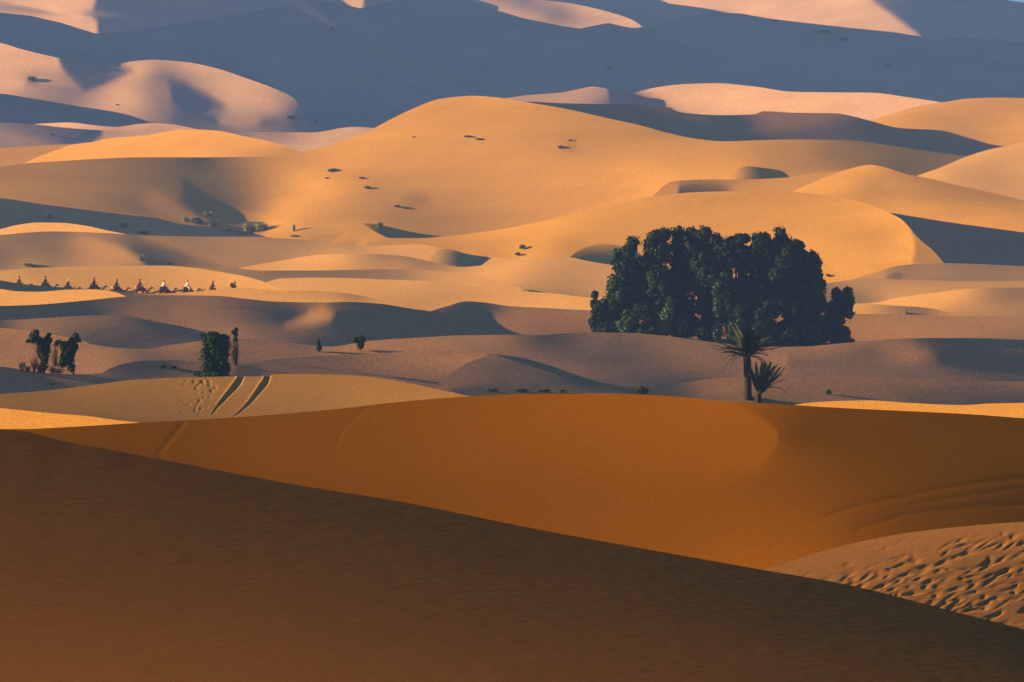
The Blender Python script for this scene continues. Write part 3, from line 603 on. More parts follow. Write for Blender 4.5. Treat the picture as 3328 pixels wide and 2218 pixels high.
# ================================================================ the grove
MC = LN('moundc')
def gbase(x, y): return at(x, y, MC)
GAPS = [(2240, 970, 4, 6), (2257, 988, 3.5, 5), (2258, 1022, 2.5, 4), (2432, 893, 5, 4), (2452, 896, 4, 3), (2652, 997, 5, 3)]
GR = 'trees of the dense grove'
tree('broadleaf_tree', 'low bushy tree at the left end of the dark grove, lowest crown on that side', 'tree', gbase(1942, 1108),
     [(1934, 960, 12, 14), (1932, 990, 14, 16), (1945, 1010, 24, 34), (1938, 1055, 25, 32), (1962, 1035, 26, 44), (1970, 1068, 30, 28), (1925, 1045, 12, 20)], 1, group=GR)
tree('broadleaf_tree', 'narrow tree of the grove with stepped crown, second from its left end', 'tree', gbase(2015, 1112),
     [(2056, 795, 24, 27), (2040, 820, 28, 26), (2010, 830, 19, 24), (2008, 860, 20, 30), (2035, 880, 42, 48), (2000, 930, 32, 46), (2030, 965, 48, 55), (2062, 900, 30, 60), (2070, 990, 30, 50), (1990, 1000, 36, 50), (2040, 1045, 46, 48), (1996, 1062, 38, 30)], 2, group=GR)
tree('broadleaf_tree', 'tall rounded tree in the left half of the grove beside a notch in its skyline', 'tree', gbase(2125, 1118),
     [(2135, 770, 28, 24), (2160, 762, 27, 24), (2118, 800, 30, 34), (2150, 820, 40, 44), (2110, 860, 38, 44), (2100, 925, 40, 52), (2142, 910, 44, 60), (2105, 1000, 48, 52), (2150, 1010, 46, 56), (2120, 1070, 50, 34), (2165, 940, 40, 70), (2130, 960, 50, 60)], 3, group=GR)
tree('broadleaf_tree', 'slim tree between the two highest rounded crowns of the grove', 'tree', gbase(2200, 1112),
     [(2204, 762, 24, 26), (2205, 800, 28, 38), (2210, 860, 36, 56), (2205, 920, 40, 56), (2200, 960, 36, 40), (2195, 1000, 32, 50), (2205, 1065, 36, 36), (2235, 900, 26, 50), (2240, 1000, 24, 60)], 4, group=GR, gaps=GAPS)
tree('broadleaf_tree', 'broad round tree at the middle of the grove, olive on its left flank', 'tree', gbase(2285, 1124),
     [(2290, 760, 26, 24), (2250, 766, 26, 28), (2322, 782, 26, 24), (2285, 800, 50, 44), (2262, 880, 34, 50), (2270, 925, 40, 36), (2275, 1000, 30, 24), (2250, 1060, 34, 40), (2330, 820, 32, 44), (2250, 830, 34, 50), (2300, 880, 56, 60), (2300, 950, 36, 52), (2320, 1010, 46, 56), (2300, 1075, 50, 38), (2215, 1075, 40, 30)], 5, group=GR, gaps=GAPS)
tree('broadleaf_tree', 'dark tree under the saddle in the grove skyline, just right of its middle', 'tree', gbase(2395, 1132),
     [(2380, 788, 24, 20), (2405, 778, 24, 22), (2425, 776, 14, 16), (2345, 818, 30, 34), (2372, 830, 40, 50), (2405, 830, 46, 44), (2350, 900, 36, 60), (2390, 940, 46, 40), (2380, 1000, 50, 60), (2410, 1070, 56, 50)], 6, group=GR, gaps=GAPS)
tree('broadleaf_tree', 'dark tree of the grove with two small knobs on top, left of the highest knob', 'tree', gbase(2470, 1136),
     [(2485, 770, 18, 18), (2462, 778, 22, 20), (2480, 810, 44, 46), (2450, 835, 44, 40), (2500, 890, 46, 56), (2440, 930, 30, 30), (2470, 955, 46, 50), (2480, 1030, 52, 60), (2465, 1095, 54, 36), (2432, 1000, 34, 70), (2425, 880, 30, 50), (2520, 960, 30, 60)], 7, group=GR, gaps=GAPS)
tree('broadleaf_tree', 'tallest tree of the grove, ending in a single round knob on the right half', 'tree', gbase(2555, 1138),
     [(2535, 758, 20, 22), (2548, 770, 12, 14), (2540, 800, 38, 42), (2575, 815, 38, 44), (2555, 850, 50, 50), (2530, 900, 44, 50), (2600, 800, 16, 18), (2570, 880, 52, 58), (2540, 940, 52, 60), (2580, 1000, 56, 60), (2560, 1080, 62, 48)], 8, group=GR)
tree('broadleaf_tree', 'sloping tree on the right shoulder of the grove with a brownish knob', 'tree', gbase(2640, 1134),
     [(2640, 838, 21, 23), (2652, 858, 19, 28), (2612, 840, 18, 32), (2628, 880, 40, 46), (2655, 905, 22, 40), (2640, 950, 42, 52), (2672, 925, 14, 16), (2628, 1020, 50, 60), (2650, 1080, 56, 46), (2600, 960, 34, 70), (2665, 990, 26, 30), (2610, 1090, 30, 40)], 9, group=GR, gaps=GAPS)
tree('broadleaf_tree', 'low spreading tree at the right end of the grove, leaning out over the sand', 'tree', gbase(2716, 1128),
     [(2755, 952, 18, 21), (2718, 952, 17, 18), (2760, 980, 18, 30), (2735, 970, 30, 22), (2735, 985, 34, 30), (2755, 1015, 22, 22), (2710, 1010, 36, 34), (2700, 1060, 46, 44), (2745, 1085, 22, 26), (2768, 1108, 10, 6), (2730, 1105, 34, 20)], 10, group=GR, gaps=GAPS)
tree('young_tree', 'small lighter green sapling in front of the middle of the grove', 'sapling', gbase(2330, 1136)-Vector((0, 3, 0)),
     [(2312, 905, 12, 14), (2355, 898, 14, 14), (2340, 920, 20, 18), (2326, 945, 14, 16), (2335, 1000, 16, 50), (2330, 1080, 18, 40)], 11, M_LEAF2, group='saplings along the grove front', trunk_r=.09)
tree('young_tree', 'lighter green sapling rising just behind the date palm crown', 'sapling', gbase(2392, 1140)-Vector((0, 3, 0)),
     [(2400, 1005, 16, 14), (2376, 1018, 14, 18), (2420, 1000, 9, 10), (2395, 1050, 28, 32), (2380, 1080, 20, 34), (2405, 1095, 26, 30)], 12, M_LEAF2, group='saplings along the grove front', trunk_r=.09)
tree('young_tree', 'olive bush at the foot of the left half of the grove', 'sapling', gbase(2180, 1124)-Vector((0, 3, 0)),
     [(2180, 985, 16, 20), (2172, 1020, 26, 34), (2215, 1060, 20, 26), (2160, 1070, 28, 30), (2050, 1030, 26, 24), (2030, 1060, 26, 26)], 13, M_LEAF2, group='saplings along the grove front', trunk_r=.09)

# ================================================================ lone trees and bushes in the valley
FL = LN('floor'); MI = LN('mid')
tree('tamarisk_tree', 'small dark tree with a knob at its upper left, left one of the pair', 'tree', at(140, 1216, FL),
     [(112, 1094, 19, 18), (92, 1108, 8, 8), (160, 1090, 8, 8), (136, 1136, 18, 16), (118, 1080, 10, 9), (107, 1104, 12, 12), (128, 1110, 19, 17), (155, 1106, 15, 15), (144, 1122, 20, 15), (150, 1142, 15, 18), (147, 1164, 14, 22), (142, 1190, 13, 20)], 21, size=.07, dens=150, trunk_r=.09, group='pair of small trees at the left', tm=M_DRY)
tree('tamarisk_tree', 'small dark tree with a ragged top spreading right, right one of the pair', 'tree', at(238, 1217, FL),
     [(246, 1094, 13, 12), (213, 1132, 20, 14), (240, 1130, 16, 18), (182, 1120, 8, 7), (206, 1160, 14, 16), (254, 1106, 11, 7), (236, 1108, 15, 11), (192, 1113, 12, 8), (208, 1118, 18, 10), (224, 1124, 23, 15), (228, 1144, 20, 20), (224, 1166, 18, 20), (206, 1182, 20, 13), (232, 1196, 14, 22)], 22, size=.07, dens=150, trunk_r=.08, group='pair of small trees at the left', tm=M_DRY)
tree('tall_bush', 'dense dark columnar bush behind the dune with wheel tracks', 'bush', at(700, 1236, FL),
     [(690, 1090, 26, 13), (665, 1096, 16, 12), (728, 1097, 20, 10), (690, 1115, 38, 24), (730, 1120, 20, 30), (680, 1150, 34, 34), (715, 1155, 36, 36), (690, 1195, 38, 34), (725, 1200, 26, 30), (645, 1216, 14, 9), (695, 1222, 50, 12)], 23, size=.07, dens=170, trunk_r=.12)
tree('slender_tree', 'thin dark tree with a club shaped top and brown dry lower half', 'tree', at(765, 1188, FL)+Vector((0, 2, 0)),
     [(768, 1073, 8, 8), (757, 1080, 7, 7), (766, 1088, 8, 10), (766, 1104, 8, 14), (764, 1122, 8, 12)], 24, size=.055, dens=240, trunk_r=.05)

def twigs(name, label, cat, base, items, seed, m=M_DRY, group=None, n=60, r=.012):
    rng = np.random.RandomState(seed); k = px_at(base.y); V, F = [], []
    for (x, y, rx, ry) in items:
        X, Z = (x-CX)*k-base.x, (HY-y)*k-base.z
        for i in range(n):
            a = Vector((X+rng.uniform(-.35, .35)*rx*k, rng.uniform(-.3, .3)*rx*k, Z-ry*k))
            b = Vector((X+rng.uniform(-1, 1)*rx*k, rng.uniform(-.8, .8)*rx*k, Z+rng.uniform(-.2, 1)*ry*k))
            mid = a.lerp(b, .5)+Vector((rng.normal()*.05, rng.normal()*.05, rng.normal()*.04))
            tube(V, F, [a, mid, b], [r*1.6, r, r*.5], 3)
            c = mid.lerp(b, .3)+Vector((rng.normal(), rng.normal(), abs(rng.normal())))*.09
            tube(V, F, [mid, c], [r*.8, r*.4], 3)
    o = raw(name, V, F, m); o.location = base; tag(o, label, cat, group); return o
twigs('dry_shrub', 'brown dead shrub standing right against the thin dark tree', 'dead shrub', at(763, 1188, FL), [(764, 1155, 12, 32), (766, 1140, 10, 30)], 31, n=150)
twigs('dry_shrub', 'leafless brown shrub farthest left of the pair of small trees', 'dead shrub', at(76, 1207, FL), [(72, 1188, 13, 16), (90, 1198, 12, 10)], 32, n=70)
twigs('dry_shrub', 'thicket of bare brown stems under the left tree of the pair', 'dead shrub', at(122, 1212, FL), [(110, 1175, 14, 34), (128, 1185, 14, 28), (140, 1196, 14, 18)], 33, n=40)
twigs('dry_shrub', 'tangle of dry brown twigs between the two small trees at the left', 'dead shrub', at(185, 1216, FL), [(178, 1150, 14, 40), (190, 1200, 34, 14), (170, 1200, 16, 14)], 34, n=45)
tree('small_bush', 'squat near black bush alone beside a pale strip of sand', 'bush', at(1037, 1145, MI), [(1037, 1130, 10, 15), (1036, 1116, 6, 12)], 25, size=.05, dens=330, trunk_r=.03)
tree('small_bush', 'dark green vase shaped bush on the dune crest right of the squat black one', 'bush', at(1171, 1143, MI), [(1173, 1105, 16, 15), (1156, 1106, 9, 12), (1172, 1122, 13, 16)], 26, size=.05, dens=330, trunk_r=.04)

# ================================================================ palms
def frond(V, F, Vl, Fl, c, az, up, ln, droop, rng, wid=.36, nl=34):
    pts = []; d = Vector((math.cos(az)*math.cos(up), math.sin(az)*math.cos(up), math.sin(up))); p = Vector(c); n = 9
    for i in range(n+1):
        pts.append(p.copy()); p = p+d*(ln/n); d = (d+Vector((0, 0, -droop/n))).normalized()
    tube(V, F, pts, [.022*(1-i/(n+1.5)) for i in range(n+1)], 4)
    for i in range(nl):
        t = .14+.86*i/nl; q = t*n; a = int(min(q, n-1)); f = q-a; P0 = pts[a].lerp(pts[a+1], f); dd = (pts[a+1]-pts[a]).normalized()
        side = dd.cross(Vector((0, 0, 1))); side = side.normalized() if side.length > .05 else Vector((1, 0, 0))
        L_ = wid*(math.sin(math.pi*min(1, t*.95+.04))**.6)+.04
        for s_ in (-1, 1):
            tip = P0+(side*s_*.75+dd*.75+Vector((0, 0, rng.uniform(-.25, .2)))).normalized()*L_*rng.uniform(.8, 1.1)
            w_ = dd*.024; b = len(Vl); m_ = P0.lerp(tip, .5)
            Vl += [P0-w_, P0+w_, m_+w_*1.3+Vector((0, 0, .012)), tip, m_-w_*1.3]; Fl += [(b, b+1, b+2, b+4), (b+4, b+2, b+3)]

def palm(name, label, base, lean, h, r0, fr, seed, boots=True):
    rng = random.Random(seed); t = tag(empty(name, base), label, 'palm', 'date palm and its offshoot')
    V, F = [], []; n = 26; pts = []; rad = []
    for i in range(n+1):
        a = i/n; pts.append(Vector((lean*a*a, 0, -.2+(h+.2)*a))); rad.append(r0*(1.35-.75*min(1, a*3.2) if a < .15 else .98-.12*a)*(1+.07*(i % 2)))
    tube(V, F, pts, rad, 12)
    for i in range(int(h*45)):                          # old leaf bases
        a = rng.random(); th = rng.random()*6.28; p = Vector((lean*a*a, 0, h*a)); o_ = Vector((math.cos(th), math.sin(th), 0))
        rr = r0*(1.3-.4*min(1, a*3)) ; b = len(V); s_ = Vector((-o_.y, o_.x, 0))*.05
        V += [p+o_*rr*.8-s_, p+o_*rr*.8+s_, p+o_*(rr*1.16)+Vector((0, 0, .13)), p+o_*rr*.8+Vector((0, 0, .14))]; F += [(b, b+1, b+2), (b+1, b+3, b+2), (b+3, b, b+2)]
    raw('trunk', V, F, M_PTRUNK, t, True)
    c = Vector((lean, 0, h-.05))
    for az, up, ln, dr in fr:
        V, F, Vl, Fl = [], [], [], []
        frond(V, F, Vl, Fl, c, az, up, ln*1.15, dr, rng, nl=42)
        k = len(V); raw('frond', V+Vl, F+[tuple(i+k for i in f) for f in Fl], M_PALM, t)
    return t
R_ = math.radians
rng = random.Random(5)
fr = [(R_(178), R_(30), 2.2, .45), (R_(172), R_(42), 2.1, .7), (R_(5), R_(28), 2.3, .5), (R_(-4), R_(38), 2.1, .7), (R_(12), R_(46), 2.0, .6), (R_(176), R_(22), 2.2, .3),
      (R_(184), R_(35), 2.3, 2.5), (R_(170), R_(25), 2.2, 2.9), (R_(10), R_(22), 1.9, 2.4), (R_(190), R_(15), 1.8, 2.6), (R_(-12), R_(18), 1.7, 2.3)]
for i in range(44):
    sd_ = rng.choice((0, 180)); fr.append((R_(sd_+rng.uniform(-48, 48)), R_(rng.uniform(38, 88)), rng.uniform(1.7, 2.3), rng.uniform(.4, 1.3)))
for i in range(10):
    fr.append((rng.uniform(0, 6.28), R_(rng.uniform(25, 45)), rng.uniform(1.4, 1.9), rng.uniform(.6, 1.4)))
pb = at(2430, 1296, FL)
palm('date_palm', 'date palm with upright grey green crown and shaggy trunk before the grove', pb, -.05, 2.95, .29, fr, 3)
fr2 = [(R_(0), R_(46), 2.1, .2), (R_(8), R_(58), 1.9, .9), (R_(-8), R_(35), 1.9, -1.6), (R_(3), R_(28), 1.7, -2.6), (R_(-3), R_(40), 2.1, -1.9), (R_(2), R_(50), 2.2, 2.2), (R_(170), R_(76), 1.9, .1), (R_(185), R_(68), 1.5, .3)]
for i in range(22): fr2.append((R_(rng.uniform(-50, 50)), R_(rng.uniform(44, 84)), rng.uniform(1.5, 2.5), rng.uniform(-.4, .9)))
for i in range(5): fr2.append((R_(180+rng.uniform(-50, 50)), R_(rng.uniform(66, 86)), rng.uniform(1.3, 2.0), rng.uniform(-.2, .4)))
palm('date_palm', 'young offshoot palm with curling fronds leaning against the taller palm', at(2463, 1298, FL)+Vector((0, -.5, 0)), .05, .35, .22, fr2, 4)

# ================================================================ tufts and shrubs on the sand
def shrub(x, y, rx, ry, label, kind='shrub', seed=0, L=None, group=None, m=None):
    b = at(x, y, L); k = px_at(b.y); r = rx*k; h = 2*ry*k; rng = np.random.RandomState(seed+1000)
    if kind == 'shrub':
        ex = [(rng.uniform(-.5, .5)*r, rng.uniform(-.4, .4)*r, h*rng.uniform(.35, .6), r*rng.uniform(.5, .75), r*.6, h*.4) for _ in range(4)]
        sz = max(.03, .08*min(r, h)); q, f = leaves(rng, ex, sz, (.3 if b.y > 600 else .5)/(sz*sz))
        o = leaf_obj('desert_shrub', q, f, m or M_SHRUB, None); o.location = b
    else:
        V, F = [], []
        for i in range(int(90+r*120)):
            a = rng.uniform(0, 6.28); rr = r*rng.uniform(0, .55)**.8; p = Vector((rr*math.cos(a), rr*math.sin(a), -.03))
            l_ = h*rng.uniform(.55, 1.1); out_ = rng.uniform(.15, .75)*r
            e = p+Vector((math.cos(a)*out_, math.sin(a)*out_, l_)); mid = p.lerp(e, .55)+Vector((0, 0, l_*.12))
            s_ = Vector((-math.sin(a+.7), math.cos(a+.7), 0))*max(.012, .02*r+k*.18); c_ = len(V)
            V += [p-s_, p+s_, mid+s_*.8, e, mid-s_*.8]; F += [(c_, c_+1, c_+2, c_+4), (c_+4, c_+2, c_+3)]
        o = raw('grass_tuft', V, F, m or M_GRASS); o.location = b
    return tag(o, label, 'shrub' if kind == 'shrub' else 'grass tuft', group)
SH, GT = 'low shrubs scattered over the dunes', 'yellow grass tufts on the dunes'
ITEMS = [
 (157, 712, 17, 11, 'dark shrub above the pale crest at the far left', 'shrub'), (408, 741, 20, 16, 'dark shrub in the shade where the pale crest ends', 'shrub'),
 (470, 762, 26, 8, 'flat dark shrub low in the shade, right of the rounder one', 'shrub'), (638, 728, 26, 16, 'dark shrub among small sunlit sand mounds in the hollow', 'shrub'),
 (735, 750, 24, 7, 'flat dark shrub below the sunlit sand mounds', 'shrub'), (675, 702, 15, 8, 'yellow tuft on the upper right sand mound of the hollow', 'grass'),
 (692, 736, 20, 10, 'bright yellow tuft right of the dark shrub in the hollow', 'grass'), (604, 720, 12, 9, 'pale tuft on the left sand mound of the hollow', 'grass'),
 (812, 757, 22, 18, 'tall yellow green tuft at the foot of the sunlit ridge', 'grass'), (852, 750, 24, 14, 'wide yellow green tuft touching the tip of the sunlit ridge', 'grass'), (780, 762, 22, 9, 'low green tuft left of the tall yellow green one', 'grass'),
 (955, 752, 6, 12, 'thin upright tuft on the sunlit ridge beside a twig shadow', 'grass'), (957, 770, 16, 4, 'flat brown twiggy shrub right of the sunlit ridge tip', 'shrub'),
 (458, 848, 10, 11, 'pale yellow tuft at the edge of the diagonal shadow', 'grass'), (552, 863, 13, 7, 'yellow tuft at the bottom of the diagonal shadow', 'grass'),
 (95, 866, 26, 6, 'wide low green tuft above the leading camels tail end', 'grass'),
 (1080, 560, 24, 9, 'thin green shrub high on the left flank of the great dune', 'shrub'), (1063, 582, 9, 4, 'tiny brown shrub just under the thin green one', 'shrub'), (1178, 582, 15, 5, 'brown shrub with a long shadow, upper of two on the dune flank', 'shrub'),
 (1195, 614, 15, 7, 'dark brown shrub with the longest shadow on the dune flank', 'shrub'), (1292, 674, 15, 5, 'brown shrub on the small drift under the dune flank', 'shrub'), (1314, 680, 7, 6, 'small black shrub right beside the drift', 'shrub'),
 (1522, 447, 18, 5, 'green low shrub below the summit of the great dune, left of its twin', 'shrub'), (1560, 455, 18, 4, 'green low shrub below the summit of the great dune, right of its twin', 'shrub'),
 (1346, 448, 8, 3, 'speck of a brown shrub left below the great summit', 'shrub'), (1822, 484, 16, 8, 'brown shrub in the dimple on the right flank of the great dune', 'shrub'), (1853, 460, 8, 5, 'small brown shrub just above the dimple', 'shrub'),
 (1235, 742, 11, 12, 'yellow green tuft in the dark slip pocket', 'grass'), (1700, 812, 17, 12, 'round green shrub on the bright sunlit ridge', 'shrub'), (1688, 832, 17, 8, 'second green shrub directly under the round one on the ridge', 'shrub'),
 (1027, 408, 9, 11, 'pale green tuft at the foot of the huge blue slope', 'grass'), (170, 440, 9, 5, 'pale tuft inside the dark wedge at the far left', 'grass'),
 (1982, 228, 20, 8, 'dark shrub patch in the middle of the huge blue slope', 'shrub'), (2680, 108, 32, 6, 'wide dark shrub just under the bright summit face', 'shrub'), (2742, 134, 20, 10, 'dark shrub below the wide one on the blue slope', 'shrub'),
 (2842, 218, 12, 6, 'left of two small shrubs on the right part of the blue slope', 'shrub'), (2884, 219, 18, 6, 'right of two small shrubs on the right part of the blue slope', 'shrub'),
 (1076, 98, 16, 8, 'lone dark shrub high on the blue slope under the left crest', 'shrub'), (2567, 287, 14, 6, 'dark shrub at the foot of the blue slope behind the pale dune', 'shrub'),
 (107, 266, 24, 12, 'dark shrub on the pink dune at the far left', 'shrub'), (944, 388, 18, 9, 'dark green shrub at the right foot of the pink dune', 'shrub'),
 (2694, 1283, 9, 10, 'small round green shrub on the valley floor right of the palms', 'shrub'), (2085, 1282, 21, 15, 'boxy grey green shrub just behind the orange crest', 'shrub'),
 (1832, 1280, 12, 7, 'small dark shrub peeping over the orange crest', 'shrub'), (1600, 1272, 20, 5, 'low dark plant on a drift, first left of three behind the orange crest', 'shrub'), (1690, 1272, 24, 5, 'low dark plant on a drift, middle of three behind the orange crest', 'shrub'), (1768, 1274, 20, 5, 'low dark plant on a drift, right of three behind the orange crest', 'shrub'),
 (524, 1196, 14, 6, 'faint dark shrub in the grey valley left of the columnar bush', 'shrub'), (566, 1198, 11, 5, 'fainter dark shrub next to the columnar bush', 'shrub'), (170, 1250, 12, 3, 'tiny flat shrub on the grey flat below the pair of trees', 'shrub'),
 (2949, 1021, 13, 5, 'small yellowish tuft on the flat right of the grove', 'grass'), (2693, 900, 16, 7, 'fine brown twiggy shrub touching the right shoulder of the grove', 'shrub'),
 (2520, 72, 16, 6, 'dark shrub on the lower edge of the bright summit face', 'shrub'), (380, 343, 9, 3, 'tiny shrub on the left foot of the pink dune', 'shrub'),
]
for i, (x, y, rx, ry, lab, kd) in enumerate(ITEMS):
    if visible(x, y)['D'] > 600 and kd == 'shrub': rx, ry = rx*.8, ry*.75
    mm = None
    if kd == 'shrub' and ('green' in lab) and 'grey' not in lab: mm = M_LEAF2
    if kd == 'shrub' and 'brown' in lab: mm = M_DRY
    shrub(x, y, rx, ry, lab, kd, i, group=SH if kd == 'shrub' else GT, m=mm)
# ================================================================ the camel train
def skin(name, chains, m, sub=1, root=0, dents=None):
    """one continuous body: joints joined by edges, a radius at each"""
    V, E, Rr, idx = [], [], [], {}
    def vid(key, co, r):
        if key not in idx: idx[key] = len(V); V.append(co); Rr.append(r)
        return idx[key]
    for ch in chains:
        prev = None
        for key, co, r in ch:
            i = vid(key, co, r)
            if prev is not None and prev != i: E.append((prev, i))
            prev = i
    me = bpy.data.meshes.new(name); me.from_pydata(V, E, []); o = bpy.data.objects.new(name, me); C.objects.link(o)
    md = o.modifiers.new('s', 'SKIN'); 
    for i, sv in enumerate(me.skin_vertices[0].data):
        r = Rr[i]; sv.radius = r if isinstance(r, tuple) else (r, r); sv.use_root = (i == root)
    md.use_smooth_shade = True
    s2 = o.modifiers.new('d', 'SUBSURF'); s2.levels = sub; s2.render_levels = sub
    dg = bpy.context.evaluated_depsgraph_get(); dg.update()
    m2 = bpy.data.meshes.new_from_object(o.evaluated_get(dg)); bpy.data.objects.remove(o)
    m2.materials.clear(); m2.materials.append(m); m2.polygons.foreach_set('use_smooth', [True]*len(m2.polygons))
    return m2

M_CAMEL = mat('camel_hair', (.075, .038, .026), (.05, .026, .02), 4)
M_BLANK = mat('saddle_blanket', (.10, .03, .04), (.05, .04, .09), 12)
M_ORANGE = mat('orange_bag', (.85, .36, .03), (.72, .28, .02), 8)
M_BROWNB = mat('brown_bag', (.22, .12, .05), (.16, .08, .04), 8)
M_SKIN = mat('skin', (.30, .17, .11), (.26, .14, .09), 8)
M_ROPE = mat('rope', (.25, .18, .10), None, 20)

def camel_mesh():
    body = [('pelvis', (-.55, 0, 1.42), (.30, .27)), ('loin', (-.25, 0, 1.47), (.33, .33)), ('hump', (.05, 0, 1.50), (.35, .38)), ('chest', (.42, 0, 1.42), (.32, .35)), ('neck0', (.68, 0, 1.36), (.17, .22)),
            ('neck1', (.92, 0, 1.16), (.12, .16)), ('neck2', (1.18, 0, 1.14), (.10, .13)), ('neck3', (1.42, 0, 1.32), (.09, .11)), ('neck4', (1.55, 0, 1.52), (.085, .10)), ('head', (1.66, 0, 1.66), (.095, .10)), ('muz', (1.84, 0, 1.62), (.065, .07)), ('nose', (2.0, 0, 1.56), (.055, .05))]
    ch = [body, [('hump', (.05, 0, 1.50), .3), ('hump2', (-.02, 0, 1.88), (.15, .12))], [('pelvis', (-.55, 0, 1.42), .3), ('tail0', (-.86, 0, 1.38), .04), ('tail1', (-.95, 0, 1.0), .028), ('tail2', (-.95, 0, .75), .035)]]
    for s in (-1, 1):
        f = .12*s
        ch.append([('chest', (.42, 0, 1.42), .3), ('sh%d' % s, (.44, .17*s, 1.12), .13), ('kn%d' % s, (.42+f*.8, .17*s, .62), .07), ('fe%d' % s, (.40+f*1.5, .17*s, .14), .045), ('fo%d' % s, (.45+f*1.5, .17*s, .045), (.075, .05))])
        ch.append([('pelvis', (-.55, 0, 1.42), .3), ('hi%d' % s, (-.52-f*.4, .17*s, 1.05), .16), ('ho%d' % s, (-.68-f, .17*s, .64), .07), ('he%d' % s, (-.62-f*1.2, .17*s, .14), .045), ('hf%d' % s, (-.56-f*1.2, .17*s, .045), (.075, .05))])
        ch.append([('head', (1.66, 0, 1.66), .1), ('ear%d' % s, (1.60, .09*s, 1.77), .022)])
    return skin('camel', ch, M_CAMEL, 1, 0)
CAMEL_ME = camel_mesh()

def bag_mesh(sy):
    V, F = [], []; r = []
    n = 8
    for i in range(n+1):
        a = i/n; z = 1.98-.58*a; w_ = .145*math.sin(math.pi*min(1, .12+a*.86))**.5
        r.append((z, w_))
    for i, (z, w_) in enumerate(r):
        for k in range(12):
            t = 2*math.pi*k/12; V.append((-.42+math.cos(t)*w_*1.35, sy*(.48+.03*math.sin(i))+math.sin(t)*w_*.7, z))
    for i in range(n):
        for k in range(12): q = i*12; F.append((q+k, q+(k+1) % 12, q+12+(k+1) % 12, q+12+k))
    F.append(tuple(range(12))[::-1]); F.append(tuple(range(n*12, n*12+12)))
    return V, F
def blanket_mesh():
    V, F = [], []; nx, na = 10, 14
    for i in range(nx+1):
        x = -.5+1.0*i/nx
        top = 1.88+.10*math.exp(-((x+.02)/.2)**2)+.05*abs(x)*1.5
        for k in range(na+1):
            t = -1+2*k/na; y = .40*math.sin(t*math.pi*.5)*(1+.05*math.sin(i*1.7)); z = top-.62*abs(t)**2.2-.03*math.sin(i*2.1+k)
            V.append((x, y, z))
    for i in range(nx):
        for k in range(na): q = i*(na+1)+k; F.append((q, q+1, q+na+2, q+na+1))
    return V, F

def hand(V, F, wrist, d, side):
    """palm and five separate bent digits closing on the saddle grip"""
    d = d.normalized(); s = Vector((0, 1, 0))*side; dn = Vector((0, 0, -1))
    tube(V, F, [wrist, wrist+d*.05, wrist+d*.095], [.028, .04, .036], 8)
    for i, ln in enumerate((.062, .075, .080, .072)):
        b = wrist+d*.09+s*(-.03+.02*i)
        tube(V, F, [b, b+d*ln*.45, b+d*ln*.75+dn*ln*.3, b+d*ln*.7+dn*ln*.7], [.011, .010, .009, .007], 5)
    b = wrist+d*.03-s*.035
    tube(V, F, [b, b-s*.025+d*.03, b-s*.01+d*.055+dn*.02], [.012, .011, .008], 5)

